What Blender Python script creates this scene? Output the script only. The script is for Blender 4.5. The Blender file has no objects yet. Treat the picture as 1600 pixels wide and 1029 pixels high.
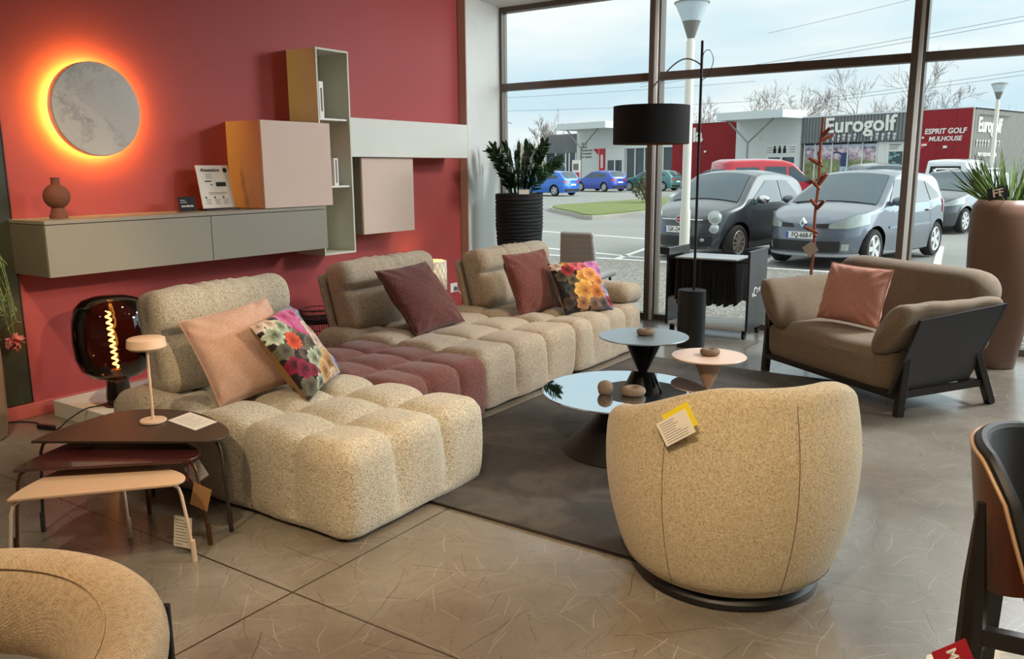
import bpy, math, random
import numpy as np
from mathutils import Vector, Matrix, Euler
random.seed(7)
PI = math.pi
SC = bpy.context.scene
COL = SC.collection

def lin(r, g, b):
    out = []
    for c in (r, g, b):
        c /= 255.0
        out.append(c / 12.92 if c <= 0.04045 else ((c + 0.055) / 1.055) ** 2.4)
    return (out[0], out[1], out[2], 1.0)

# ------------------------------------------------------------------ objects
def tag(o, label=None, cat=None, group=None, kind=None):
    if label: o['label'] = label
    if cat: o['category'] = cat
    if group: o['group'] = group
    if kind: o['kind'] = kind
    return o

def thing(name, label, cat, loc=(0, 0, 0), rotz=0.0, group=None):
    o = bpy.data.objects.new(name, None)
    COL.objects.link(o)
    o.empty_display_size = 0.1
    o.location = loc
    o.rotation_euler = (0, 0, rotz)
    return tag(o, label, cat, group)

def dup(root, loc, rotz, label=None, group=None):
    r = root.copy(); COL.objects.link(r)
    r.location = loc; r.rotation_euler = (0, 0, rotz)
    if label: r['label'] = label
    if group: r['group'] = group
    for ch in list(root.children):
        c = ch.copy(); COL.objects.link(c); c.parent = r
        for g in list(ch.children):
            d = g.copy(); COL.objects.link(d); d.parent = c
    return r

class MB:
    """collects shapes, links them as one mesh object"""
    def __init__(self):
        self.v = []; self.f = []; self.s = []; self.m = []
        self.cols = None
    def add(self, vs, fs, smooth=False, mi=0):
        o = len(self.v)
        self.v.extend([tuple(p) for p in vs])
        for f in fs:
            self.f.append(tuple(i + o for i in f)); self.s.append(smooth); self.m.append(mi)
        return self
    def box(self, c, s, rot=None, mi=0):
        x, y, z = s[0] / 2, s[1] / 2, s[2] / 2
        vs = [Vector((a * x, b * y, d * z)) for a in (-1, 1) for b in (-1, 1) for d in (-1, 1)]
        if rot is not None:
            M = rot if isinstance(rot, Matrix) else Euler(rot).to_matrix()
            vs = [M @ p for p in vs]
        vs = [p + Vector(c) for p in vs]
        return self.add(vs, [(0, 1, 3, 2), (4, 6, 7, 5), (0, 4, 5, 1), (2, 3, 7, 6), (0, 2, 6, 4), (1, 5, 7, 3)], False, mi)
    def bb(self, x0, x1, y0, y1, z0, z1, mi=0):
        return self.box(((x0 + x1) / 2, (y0 + y1) / 2, (z0 + z1) / 2), (abs(x1 - x0), abs(y1 - y0), abs(z1 - z0)), None, mi)
    def tube(self, path, r, n=8, closed=False, mi=0, cap=True, smooth=True):
        P = [Vector(p) for p in path]
        k = len(P)
        R = r if isinstance(r, (list, tuple)) else [r] * k
        up = Vector((0, 0, 1))
        T = []
        for i in range(k):
            a = P[(i - 1) % k] if (closed or i > 0) else P[i]
            b = P[(i + 1) % k] if (closed or i < k - 1) else P[i]
            d = b - a
            T.append(d.normalized() if d.length > 1e-9 else Vector((0, 0, 1)))
        t0 = T[0]
        side = t0.cross(up)
        if side.length < 1e-3: side = t0.cross(Vector((1, 0, 0)))
        side.normalize()
        vs = []
        for i in range(k):
            t = T[i]
            side = side - t * side.dot(t)
            if side.length < 1e-6:
                side = t.cross(Vector((1, 0, 0)))
            side.normalize()
            b = t.cross(side)
            for j in range(n):
                a = 2 * PI * j / n
                vs.append(P[i] + (side * math.cos(a) + b * math.sin(a)) * R[i])
        fs = []
        rng = k if closed else k - 1
        for i in range(rng):
            i2 = (i + 1) % k
            for j in range(n):
                j2 = (j + 1) % n
                fs.append((i * n + j, i * n + j2, i2 * n + j2, i2 * n + j))
        self.add(vs, fs, smooth, mi)
        if cap and not closed:
            o = len(self.v) - len(vs)
            self.f.append(tuple(o + j for j in range(n))[::-1]); self.s.append(False); self.m.append(mi)
            self.f.append(tuple(o + (k - 1) * n + j for j in range(n))); self.s.append(False); self.m.append(mi)
        return self
    def cyl(self, p0, p1, r0, r1=None, n=20, mi=0, cap=True):
        return self.tube([p0, p1], [r0, r0 if r1 is None else r1], n, False, mi, cap)
    def lathe(self, prof, n=32, c=(0, 0, 0), mi=0, smooth=True, cap=True):
        vs = []; k = len(prof)
        for r, z in prof:
            for j in range(n):
                a = 2 * PI * j / n
                vs.append((c[0] + r * math.cos(a), c[1] + r * math.sin(a), c[2] + z))
        fs = []
        for i in range(k - 1):
            for j in range(n):
                j2 = (j + 1) % n
                fs.append((i * n + j, i * n + j2, (i + 1) * n + j2, (i + 1) * n + j))
        self.add(vs, fs, smooth, mi)
        o = len(self.v) - len(vs)
        if cap and prof[0][0] > 1e-5:
            self.f.append(tuple(o + j for j in range(n))[::-1]); self.s.append(False); self.m.append(mi)
        if cap and prof[-1][0] > 1e-5:
            self.f.append(tuple(o + (k - 1) * n + j for j in range(n))); self.s.append(False); self.m.append(mi)
        return self
    def prism(self, pts, z0, z1, mi=0, smooth=False):
        n = len(pts)
        vs = [(p[0], p[1], z0) for p in pts] + [(p[0], p[1], z1) for p in pts]
        self.add(vs, [(i, (i + 1) % n, n + (i + 1) % n, n + i) for i in range(n)], smooth, mi)
        o = len(self.v) - 2 * n
        self.f.append(tuple(o + i for i in range(n))[::-1]); self.s.append(False); self.m.append(mi)
        self.f.append(tuple(o + n + i for i in range(n))); self.s.append(False); self.m.append(mi)
        return self
    def sphere(self, c, r, n=20, m=12, mi=0, rot=None):
        if not isinstance(r, (list, tuple)): r = (r, r, r)
        M = Euler(rot).to_matrix() if rot is not None else None
        vs = []
        for i in range(m + 1):
            th = PI * i / m
            for j in range(n):
                a = 2 * PI * j / n
                p = Vector((r[0] * math.sin(th) * math.cos(a), r[1] * math.sin(th) * math.sin(a), r[2] * math.cos(th)))
                if M: p = M @ p
                vs.append(p + Vector(c))
        fs = []
        for i in range(m):
            for j in range(n):
                j2 = (j + 1) % n
                fs.append((i * n + j, (i + 1) * n + j, (i + 1) * n + j2, i * n + j2))
        return self.add(vs, fs, True, mi)
    def grid(self, fn, nu, nv, smooth=True, cu=False, cv=False, mi=0):
        ku = nu if cu else nu + 1
        kv = nv if cv else nv + 1
        vs = [fn(i / nu, j / nv) for i in range(ku) for j in range(kv)]
        fs = []
        for i in range(nu):
            i2 = (i + 1) % ku
            for j in range(nv):
                j2 = (j + 1) % kv
                fs.append((i * kv + j, i2 * kv + j, i2 * kv + j2, i * kv + j2))
        return self.add(vs, fs, smooth, mi)
    def rbox(self, s, r, n, fn=None, mi=0, c=(0, 0, 0)):
        """rounded box made of a surface lattice; fn(p, normal) may displace"""
        nx, ny, nz = n
        idx = {}; vs = []
        h = Vector(s) / 2
        inn = Vector((max(h.x - r, 0), max(h.y - r, 0), max(h.z - r, 0)))
        def vid(i, j, k):
            key = (i, j, k)
            if key in idx: return idx[key]
            p = Vector((-h.x + s[0] * i / nx, -h.y + s[1] * j / ny, -h.z + s[2] * k / nz))
            q = Vector((max(-inn.x, min(inn.x, p.x)), max(-inn.y, min(inn.y, p.y)), max(-inn.z, min(inn.z, p.z))))
            d = p - q
            nn = d.normalized() if d.length > 1e-9 else Vector((0, 0, 1))
            pp = q + nn * r
            if fn: pp = fn(pp, nn)
            idx[key] = len(vs); vs.append(Vector(pp) + Vector(c)); return idx[key]
        fs = []
        for i in range(nx):
            for j in range(ny):
                fs.append((vid(i, j, 0), vid(i, j + 1, 0), vid(i + 1, j + 1, 0), vid(i + 1, j, 0)))
                fs.append((vid(i, j, nz), vid(i + 1, j, nz), vid(i + 1, j + 1, nz), vid(i, j + 1, nz)))
        for i in range(nx):
            for k in range(nz):
                fs.append((vid(i, 0, k), vid(i + 1, 0, k), vid(i + 1, 0, k + 1), vid(i, 0, k + 1)))
                fs.append((vid(i, ny, k), vid(i, ny, k + 1), vid(i + 1, ny, k + 1), vid(i + 1, ny, k)))
        for j in range(ny):
            for k in range(nz):
                fs.append((vid(0, j, k), vid(0, j, k + 1), vid(0, j + 1, k + 1), vid(0, j + 1, k)))
                fs.append((vid(nx, j, k), vid(nx, j + 1, k), vid(nx, j + 1, k + 1), vid(nx, j, k + 1)))
        return self.add(vs, fs, True, mi)
    def xf(self, M):
        self.v = [tuple(M @ Vector(p)) for p in self.v]
        return self
    def build(self, name, mats, parent=None, bevel=0.0, seg=2, label=None, subsurf=0):
        me = bpy.data.meshes.new(name)
        me.from_pydata(self.v, [], self.f)
        me.polygons.foreach_set('use_smooth', self.s)
        if not isinstance(mats, (list, tuple)): mats = [mats]
        for m in mats: me.materials.append(m)
        if len(mats) > 1: me.polygons.foreach_set('material_index', self.m)
        me.update()
        if any(self.s): me.set_sharp_from_angle(angle=math.radians(38))
        if self.cols is not None:
            ca = me.color_attributes.new('pattern', 'FLOAT_COLOR', 'POINT')
            ca.data.foreach_set('color', [c for col in self.cols for c in col])
        o = bpy.data.objects.new(name, me)
        COL.objects.link(o)
        if parent is not None: o.parent = parent
        if bevel > 0:
            b = o.modifiers.new('bevel', 'BEVEL'); b.width = bevel; b.segments = seg
            b.limit_method = 'ANGLE'; b.angle_limit = math.radians(40)
        if subsurf:
            sm = o.modifiers.new('sub', 'SUBSURF'); sm.levels = subsurf; sm.render_levels = subsurf
        if label: o['label'] = label
        return o

def struct(name, mb, m, parent=None, bevel=0.0):
    o = mb.build(name, m, parent, bevel)
    if parent is None: o['kind'] = 'structure'
    return o

def frame(o, ex, ey):
    """matrix whose x axis is ex, y axis is ey (up on the panel), z axis is the panel normal"""
    ex = Vector(ex).normalized(); ey = Vector(ey); ey = (ey - ex * ey.dot(ex)).normalized(); ez = ex.cross(ey)
    M = Matrix((ex, ey, ez)).transposed().to_4x4(); M.translation = Vector(o)
    return M

def text_mb(s, size, M, depth=0.002, bold=0.0, align='CENTER', sx=1.0, shear=0.0, space=1.0):
    cu = bpy.data.curves.new('t', 'FONT'); cu.body = s; cu.size = size; cu.extrude = depth; cu.offset = bold
    cu.align_x = align; cu.align_y = 'CENTER'; cu.shear = shear; cu.space_character = space
    cu.resolution_u = 4
    ob = bpy.data.objects.new('t', cu); COL.objects.link(ob)
    dg = bpy.context.evaluated_depsgraph_get()
    me = bpy.data.meshes.new_from_object(ob.evaluated_get(dg))
    mb = MB()
    vs = [M @ Vector((v.co.x * sx, v.co.y, v.co.z)) for v in me.vertices]
    mb.add(vs, [tuple(p.vertices) for p in me.polygons])
    bpy.data.objects.remove(ob); bpy.data.curves.remove(cu); bpy.data.meshes.remove(me)
    return mb

def merge(*mbs):
    r = MB()
    for b in mbs:
        o = len(r.v); r.v.extend(b.v); r.f.extend(tuple(i + o for i in f) for f in b.f); r.s.extend(b.s); r.m.extend(b.m)
    return r

def catmull(pts, n=6, closed=False):
    out = []; k = len(pts)
    rng = k if closed else k - 1
    for i in range(rng):
        p0 = pts[(i - 1) % k] if (closed or i > 0) else pts[i]
        p1, p2 = pts[i], pts[(i + 1) % k]
        p3 = pts[(i + 2) % k] if (closed or i + 2 < k) else p2
        for j in range(n):
            t = j / n
            out.append(tuple(0.5 * (2 * p1[q] + (p2[q] - p0[q]) * t + (2 * p0[q] - 5 * p1[q] + 4 * p2[q] - p3[q]) * t * t + (3 * p1[q] - p0[q] - 3 * p2[q] + p3[q]) * t ** 3) for q in range(len(p1))))
    if not closed: out.append(tuple(pts[-1]))
    return out


# ------------------------------------------------------------------ materials
class NT:
    def __init__(self, name):
        self.mat = bpy.data.materials.new(name); self.mat.use_nodes = True
        self.t = self.mat.node_tree; self.t.nodes.clear()
        self.out = self.t.nodes.new('ShaderNodeOutputMaterial')
    def n(self, typ, **kw):
        nd = self.t.nodes.new(typ)
        for k, v in kw.items():
            if k.startswith('i_'):
                key = k[2:]
                nd.inputs[int(key) if key.isdigit() else key.replace('_', ' ')].default_value = v
            else: setattr(nd, k, v)
        return nd
    def l(self, a, b): self.t.links.new(a, b)
    def coord(self, which='Object'):
        return self.n('ShaderNodeTexCoord').outputs[which]
    def math(self, op, a, b=None, clamp=False):
        nd = self.n('ShaderNodeMath', operation=op); nd.use_clamp = clamp
        for i, x in enumerate((a, b)):
            if x is None: continue
            if isinstance(x, (int, float)): nd.inputs[i].default_value = x
            else: self.l(x, nd.inputs[i])
        return nd.outputs[0]
    def mix(self, fac, a, b, blend='MIX'):
        nd = self.n('ShaderNodeMix', data_type='RGBA', blend_type=blend)
        for s, x in ((nd.inputs[0], fac), (nd.inputs[6], a), (nd.inputs[7], b)):
            if isinstance(x, (int, float, tuple)): s.default_value = x
            else: self.l(x, s)
        return nd.outputs[2]
    def ramp(self, fac, stops):
        nd = self.n('ShaderNodeValToRGB'); e = nd.color_ramp.elements
        while len(e) < len(stops): e.new(0.5)
        for el, (p, c) in zip(e, stops): el.position = p; el.color = c
        self.l(fac, nd.inputs[0]); return nd.outputs[0]
    def noise(self, vec, scale, detail=3, rough=0.5, dist=0.0):
        nd = self.n('ShaderNodeTexNoise'); nd.inputs['Scale'].default_value = scale
        nd.inputs['Detail'].default_value = detail; nd.inputs['Roughness'].default_value = rough
        nd.inputs['Distortion'].default_value = dist
        self.l(vec, nd.inputs['Vector']); return nd.outputs['Fac']
    def voro(self, vec, scale, feature='F1', out='Distance', rnd=1.0):
        nd = self.n('ShaderNodeTexVoronoi'); nd.feature = feature
        nd.inputs['Scale'].default_value = scale; nd.inputs['Randomness'].default_value = rnd
        self.l(vec, nd.inputs['Vector']); return nd.outputs[out]
    def mapping(self, vec, scale=(1, 1, 1), rot=(0, 0, 0), loc=(0, 0, 0)):
        nd = self.n('ShaderNodeMapping'); nd.inputs['Scale'].default_value = scale
        nd.inputs['Rotation'].default_value = rot; nd.inputs['Location'].default_value = loc
        self.l(vec, nd.inputs['Vector']); return nd.outputs[0]
    def bump(self, h, strength=0.3, dist=0.01):
        nd = self.n('ShaderNodeBump'); nd.inputs['Strength'].default_value = strength
        nd.inputs['Distance'].default_value = dist
        self.l(h, nd.inputs['Height']); return nd.outputs[0]
    def bsdf(self, color=None, rough=0.5, metal=0.0, normal=None, spec=0.5, **kw):
        b = self.n('ShaderNodeBsdfPrincipled')
        for key, x in (('Base Color', color), ('Roughness', rough), ('Metallic', metal), ('Normal', normal), ('Specular IOR Level', spec)):
            if x is None: continue
            if isinstance(x, (int, float, tuple)): b.inputs[key].default_value = x
            else: self.l(x, b.inputs[key])
        for k, x in kw.items():
            key = k.replace('_', ' ')
            if isinstance(x, (int, float, tuple)): b.inputs[key].default_value = x
            else: self.l(x, b.inputs[key])
        self.l(b.outputs[0], self.out.inputs[0]); return self.mat

def plain(name, rgb, rough=0.5, metal=0.0, var=0.06, vscale=6.0, bump=0.0, bscale=200.0, spec=0.5, **kw):
    t = NT(name); c = t.coord(); col = lin(*rgb)
    nz = t.noise(c, vscale, 3)
    dk = tuple(x * (1 - var) for x in col[:3]) + (1,); lt = tuple(min(1, x * (1 + var)) for x in col[:3]) + (1,)
    cc = t.mix(nz, dk, lt)
    nrm = t.bump(t.noise(c, bscale, 2), bump, 0.002) if bump > 0 else None
    return t.bsdf(cc, rough, metal, nrm, spec, **kw)

def boucle(name, rgb_d, rgb_l, scale=170.0, strength=0.55, big=0.06):
    t = NT(name); c = t.coord()
    v = t.voro(c, scale); nz = t.noise(c, scale * 0.45, 3, 0.65); lo = t.noise(c, 5.0, 2)
    h = t.math('ADD', t.math('MULTIPLY', t.math('SUBTRACT', 1.0, v), 0.6), t.math('MULTIPLY', nz, 0.9))
    fac = t.math('MULTIPLY', t.math('SUBTRACT', h, 0.42), 1.5, True)
    col = t.mix(fac, lin(*rgb_d), lin(*rgb_l))
    col = t.mix(t.math('MULTIPLY', lo, big * 3), col, lin(*rgb_d))
    return t.bsdf(col, 0.95, 0, t.bump(h, strength, 0.006), 0.15, Sheen_Weight=0.25, Sheen_Roughness=0.5)

def weave(name, rgb_d, rgb_l, scale=260.0, strength=0.4, rough=0.9, sheen=0.2):
    t = NT(name); c = t.coord()
    h = t.math('SUBTRACT', 1.0, t.voro(t.mapping(c, (1, 1, 1), (.5, .6, .7)), scale, 'F1', 'Distance', .45))
    nz = t.noise(c, scale * .25, 3, .6)
    f = t.math('MULTIPLY', t.math('SUBTRACT', t.math('ADD', t.math('MULTIPLY', h, .8), t.math('MULTIPLY', nz, 0.8)), .40), 1.3, True)
    col = t.mix(f, lin(*rgb_d), lin(*rgb_l))
    return t.bsdf(col, rough, 0, t.bump(t.math('ADD', h, nz), strength, 0.002), 0.2, Sheen_Weight=sheen)

def glow(name, rgb, strength):
    t = NT(name); e = t.n('ShaderNodeEmission'); e.inputs[0].default_value = lin(*rgb); e.inputs[1].default_value = strength
    t.l(e.outputs[0], t.out.inputs[0]); return t.mat

def pane_glass(name, tint=(0.96, 0.985, 0.98, 1), ior=1.45):
    t = NT(name)
    tr = t.n('ShaderNodeBsdfTransparent'); tr.inputs[0].default_value = tint
    gl = t.n('ShaderNodeBsdfGlossy'); gl.inputs['Roughness'].default_value = 0.0
    fr = t.n('ShaderNodeFresnel'); fr.inputs[0].default_value = ior
    mx = t.n('ShaderNodeMixShader')
    t.l(fr.outputs[0], mx.inputs[0]); t.l(tr.outputs[0], mx.inputs[1]); t.l(gl.outputs[0], mx.inputs[2])
    t.l(mx.outputs[0], t.out.inputs[0]); return t.mat

def vcol_mat(name, rough=0.8, sheen=0.15, bumps=300.0):
    t = NT(name); a = t.n('ShaderNodeAttribute', attribute_name='pattern')
    c = t.coord()
    return t.bsdf(a.outputs['Color'], rough, 0, t.bump(t.noise(c, bumps, 2), 0.15, 0.002), 0.25, Sheen_Weight=sheen)

def make_concrete():
    t = NT('polished_concrete'); c = t.coord()
    n1 = t.noise(c, 0.9, 5, 0.6, 0.4); n2 = t.noise(c, 7.0, 5, 0.65); n3 = t.noise(c, 60.0, 3, 0.6)
    base = t.ramp(n1, [(0.34, lin(100, 93, 83)), (0.5, lin(128, 121, 110)), (0.66, lin(152, 148, 139))])
    base = t.mix(t.math('MULTIPLY', n2, 0.55), base, lin(98, 90, 80))
    base = t.mix(t.math('MULTIPLY', n3, 0.2), base, lin(90, 80, 66))
    def scratch(scale, width, length, seed, thr):
        m = t.mapping(c, (1, 1, 1), (0, 0, seed), (seed * 3.1, seed * 1.7, 0))
        vo = t.n('ShaderNodeTexVoronoi'); vo.voronoi_dimensions = '2D'; vo.inputs['Scale'].default_value = scale
        nzv = t.n('ShaderNodeTexNoise'); nzv.inputs['Scale'].default_value = 2.5; t.l(m, nzv.inputs['Vector'])
        ad = t.n('ShaderNodeVectorMath', operation='MULTIPLY_ADD'); t.l(nzv.outputs['Color'], ad.inputs[0]); ad.inputs[1].default_value = (0.12, 0.12, 0); t.l(m, ad.inputs[2])
        t.l(ad.outputs[0], vo.inputs['Vector'])
        sb = t.n('ShaderNodeVectorMath', operation='SUBTRACT'); t.l(ad.outputs[0], sb.inputs[0]); t.l(vo.outputs['Position'], sb.inputs[1])
        sp = t.n('ShaderNodeSeparateXYZ'); t.l(sb.outputs[0], sp.inputs[0])
        cs = t.n('ShaderNodeSeparateColor'); t.l(vo.outputs['Color'], cs.inputs[0])
        ang = t.math('MULTIPLY', cs.outputs[0], 6.283)
        d = t.math('ABSOLUTE', t.math('ADD', t.math('MULTIPLY', sp.outputs[0], t.math('COSINE', ang)), t.math('MULTIPLY', sp.outputs[1], t.math('SINE', ang))))
        inside = t.math('LESS_THAN', vo.outputs['Distance'], length)
        on = t.math('GREATER_THAN', cs.outputs[1], thr)
        ln = t.math('LESS_THAN', d, width)
        return t.math('MULTIPLY', t.math('MULTIPLY', inside, on), ln)
    s1 = scratch(2.6, 0.0020, 0.42, 0.3, 0.2); s2 = scratch(5.5, 0.0017, 0.4, 1.9, 0.25); s3 = scratch(4.1, 0.0015, 0.45, 4.2, 0.2); s4 = scratch(8.5, 0.0013, 0.4, 2.7, 0.3)
    base = t.mix(t.math('MULTIPLY', s1, 0.65), base, lin(70, 58, 44))
    base = t.mix(t.math('MULTIPLY', s2, 0.5), base, lin(84, 70, 54))
    base = t.mix(t.math('MULTIPLY', s4, 0.5), base, lin(74, 64, 52))
    base = t.mix(t.math('MULTIPLY', s3, 0.35), base, lin(190, 180, 165))
    s5 = scratch(13.0, 0.0011, 0.42, 5.1, 0.15); s6 = scratch(19.0, 0.0009, 0.42, 0.9, 0.15); s7 = scratch(7.0, 0.0012, 0.45, 3.3, 0.2)
    base = t.mix(t.math('MULTIPLY', t.math('MAXIMUM', s5, s6), 0.55), base, lin(70, 62, 54))
    base = t.mix(t.math('MULTIPLY', s7, 0.4), base, lin(196, 190, 182))
    blot = t.math('MULTIPLY', t.math('GREATER_THAN', t.noise(c, 4.3, 1), 0.72), 0.35)
    base = t.mix(blot, base, lin(88, 74, 56))
    # saw-cut joints of the slab
    sp = t.n('ShaderNodeSeparateXYZ'); t.l(c, sp.inputs[0])
    def joint(sock, pos, w):
        return t.math('LESS_THAN', t.math('ABSOLUTE', t.math('SUBTRACT', sock, pos)), w)
    j = t.math('MAXIMUM', joint(sp.outputs[0], -2.155, 0.004), joint(sp.outputs[1], 1.79, 0.004))
    j = t.math('MAXIMUM', j, joint(sp.outputs[0], 2.8, 0.004)); j = t.math('MAXIMUM', j, joint(sp.outputs[1], 6.75, 0.004))
    base = t.mix(j, base, lin(48, 40, 30))
    rough = t.math('ADD', 0.2, t.math('MULTIPLY', n2, 0.2))
    rough = t.math('ADD', rough, t.math('MULTIPLY', t.math('MAXIMUM', s1, s2), 0.3))
    return t.bsdf(base, rough, 0, t.bump(n3, 0.03, 0.002), 0.7, Coat_Weight=0.45, Coat_Roughness=0.14)

def make_rug():
    t = NT('vintage_rug_pile'); c = t.coord()
    n1 = t.noise(c, 2.2, 6, 0.65, 0.8); n2 = t.noise(c, 9.0, 5, 0.7, 0.5); n3 = t.noise(t.mapping(c, (60, 300, 60)), 1.0, 2)
    col = t.ramp(n1, [(0.36, lin(26, 23, 21)), (0.47, lin(46, 41, 37)), (0.56, lin(78, 70, 61)), (0.66, lin(38, 34, 30))])
    col = t.mix(t.math('MULTIPLY', n2, 0.7), col, lin(36, 31, 27)); col = t.mix(t.math('MULTIPLY', n3, 0.22), col, lin(66, 60, 53))
    return t.bsdf(col, 0.75, 0, t.bump(t.math('ADD', n3, n2), 0.35, 0.004), 0.3, Sheen_Weight=0.1)

def make_marble():
    t = NT('marble_disc'); c = t.coord()
    m = t.mapping(c, (1, 1, 1), (0.3, 0.2, 0.7))
    n1 = t.noise(m, 3.6, 8, 0.7, 0.35); n2 = t.noise(m, 2.2, 4, 0.6, 0.3)
    vein = t.math('ABSOLUTE', t.math('SUBTRACT', n1, 0.5))
    v = t.math('SUBTRACT', 1.0, t.math('MULTIPLY', vein, 20.0), True)
    v = t.math('MULTIPLY', v, t.math('MULTIPLY', t.math('SUBTRACT', n2, 0.45), 5.0, True), True)
    col = t.mix(n2, lin(168, 160, 148), lin(205, 198, 186)); col = t.mix(t.math('MULTIPLY', v, 0.75), col, lin(104, 96, 86))
    return t.bsdf(col, 0.35, 0, None, 0.5)

def make_wood(name, d, l, scale=(1, 1, 1), rough=0.35):
    t = NT(name); c = t.mapping(t.coord(), scale)
    n = t.noise(c, 6.0, 5, 0.6, 1.2); n2 = t.noise(c, 40.0, 3)
    f = t.math('ADD', t.math('MULTIPLY', n, 0.8), t.math('MULTIPLY', n2, 0.3), True)
    return t.bsdf(t.mix(f, lin(*d), lin(*l)), rough, 0, None, 0.4)

M = {}
M['concrete'] = make_concrete()
M['rug'] = make_rug()
M['marble'] = make_marble()
M['red_wall'] = plain('red_wall_paint', (168, 75, 73), 0.55, var=0.04, vscale=1.2, bump=0.06, bscale=120, spec=.2)
M['red_base'] = plain('red_baseboard', (178, 86, 80), 0.5)
M['white_paint'] = plain('white_paint', (214, 214, 208), 0.6, bump=0.05, bscale=90)
M['beige_paint'] = plain('beige_paint', (198, 176, 158), 0.6)
M['ceiling'] = plain('ceiling_paint', (225, 224, 220), 0.8)
M['bronze'] = plain('bronze_aluminium', (98, 86, 76), 0.4, 0.4, var=0.05)
M['alu_light'] = plain('pale_aluminium_strip', (228, 228, 224), 0.5, 0.0)
M['black_seal'] = plain('black_rubber_seal', (22, 22, 22), 0.6)
M['pane'] = pane_glass('window_glass', ior=1.22)
M['greige'] = plain('greige_lacquer', (140, 134, 118), 0.5, var=0.03)
M['greige_dark'] = plain('dark_greige_lacquer', (112, 106, 90), 0.5, var=0.03)
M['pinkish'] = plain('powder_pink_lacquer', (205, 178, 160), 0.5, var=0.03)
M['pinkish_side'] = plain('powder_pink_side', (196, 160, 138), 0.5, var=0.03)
M['offwhite'] = plain('off_white_lacquer', (206, 204, 186), 0.5, var=0.03)
M['offwhite2'] = plain('pale_grey_lacquer', (212, 212, 202), 0.5, var=0.03)
M['white'] = plain('white_plastic', (232, 230, 224), 0.45, var=0.03)
M['paper'] = plain('white_paper', (226, 218, 204), 0.8, var=0.03)
M['ink'] = plain('black_ink', (36, 32, 30), 0.8)
M['ink_grey'] = plain('grey_ink', (120, 110, 100), 0.8)
M['kraft'] = plain('kraft_card', (170, 128, 84), 0.85)
M['yellow'] = plain('yellow_card', (232, 208, 40), 0.7)
M['red_card'] = plain('red_card', (160, 20, 34), 0.5)
M['red_ribbon'] = plain('red_ribbon', (176, 26, 40), 0.6)
M['black_metal'] = plain('black_powder_coat', (24, 24, 25), 0.45, 0.2, var=0.1)
M['black_gloss'] = plain('black_gloss', (12, 12, 13), 0.15)
M['black_fabric'] = plain('black_lampshade', (14, 13, 13), 0.9)
M['black_matt'] = plain('black_matt', (16, 16, 17), 0.8)
M['terracotta'] = plain('brown_terracotta', (112, 66, 46), 0.8, var=0.12, vscale=30, bump=0.1)
M['boucle'] = boucle('beige_boucle', (146, 134, 110), (226, 217, 196), 190, .6)
M['boucle_grey'] = boucle('taupe_boucle', (136, 120, 100), (212, 196, 172), 190, .6)
M['boucle_brown'] = boucle('burgundy_boucle', (82, 46, 42), (142, 90, 82), 190, .6)
M['boucle_chair'] = boucle('oat_boucle', (152, 134, 104), (218, 202, 170), 230, 0.4)
M['burg_pillow'] = boucle('burgundy_teddy', (60, 30, 28), (126, 72, 64), 170, 0.6)
M['rust_pillow'] = boucle('rust_teddy', (80, 40, 34), (140, 84, 74), 200, 0.4)
M['pink_pillow'] = weave('pink_chenille', (176, 138, 120), (214, 178, 158), 330, 0.3)
M['pink_linen'] = weave('pink_linen', (166, 112, 96), (204, 150, 132), 300, 0.3)
M['mustard'] = weave('mustard_cotton', (128, 92, 40), (160, 118, 60), 300, 0.2)
M['floral'] = vcol_mat('floral_print')
M['linen_brown'] = weave('brown_linen', (90, 77, 62), (136, 118, 97), 340, 0.3)
M['linen_seam'] = plain('brown_seam', (70, 58, 46), 0.9)
M['woven_beige'] = weave('woven_beige', (160, 128, 90), (222, 194, 156), 300, 0.8)
M['woven_cream'] = weave('woven_cream', (176, 164, 142), (240, 232, 212), 200, 0.6)
M['seam'] = plain('seam_shadow_thread', (104, 90, 70), 0.95)
M['grey_vinyl'] = plain('grey_upholstery', (178, 178, 174), 0.6, bump=0.1)
M['dark_table'] = plain('dark_brown_lacquer', (66, 50, 38), 0.42, var=0.04)
M['burg_table'] = plain('burgundy_lacquer', (70, 30, 30), 0.22, var=0.04, Coat_Weight=0.6)
M['cream_table'] = plain('apricot_cream_lacquer', (224, 186, 148), 0.45, var=0.03)
M['cream_leg'] = plain('cream_metal_leg', (226, 200, 172), 0.45, var=0.03)
M['bronze_leg'] = plain('bronze_leg', (112, 80, 56), 0.35, 0.7)
M['grey_leg'] = plain('graphite_leg', (74, 68, 62), 0.4, 0.5)
M['cream_lamp'] = plain('cream_lamp_metal', (226, 194, 164), 0.45, var=0.03)
M['mirror_black'] = plain('black_mirror_glass', (206, 214, 220), 0.02, 1.0, var=0.0)
M['top_grey'] = plain('satin_black_top', (150, 162, 170), 0.3, 0.7, var=0.03)
M['top_pink'] = plain('satin_pink_top', (222, 190, 168), 0.3, var=0.02)
M['pink_cone'] = plain('rose_metal_cone', (196, 160, 138), 0.4, var=0.03)
M['stone'] = plain('carved_stone', (116, 98, 80), 0.8, var=0.4, vscale=90, bump=0.3, bscale=160)
M['planter_brown'] = plain('brown_planter_glaze', (120, 90, 72), 0.45, var=0.08, vscale=3)
M['planter_greige'] = plain('greige_planter', (142, 122, 100), 0.5, var=0.06)
M['soil'] = plain('dark_soil', (38, 30, 24), 0.95, bump=0.4, bscale=80)
M['leaf_dark'] = plain('glossy_dark_leaf', (32, 62, 26), 0.35, var=0.3, vscale=12)
M['leaf_grass'] = plain('blade_leaf', (84, 108, 50), 0.5, var=0.35, vscale=10)
M['leaf_trail'] = plain('trailing_leaf', (108, 124, 64), 0.5, var=0.3, vscale=10)
M['copper'] = plain('copper_metal', (150, 84, 62), 0.4, 0.5, var=0.1)
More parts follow.
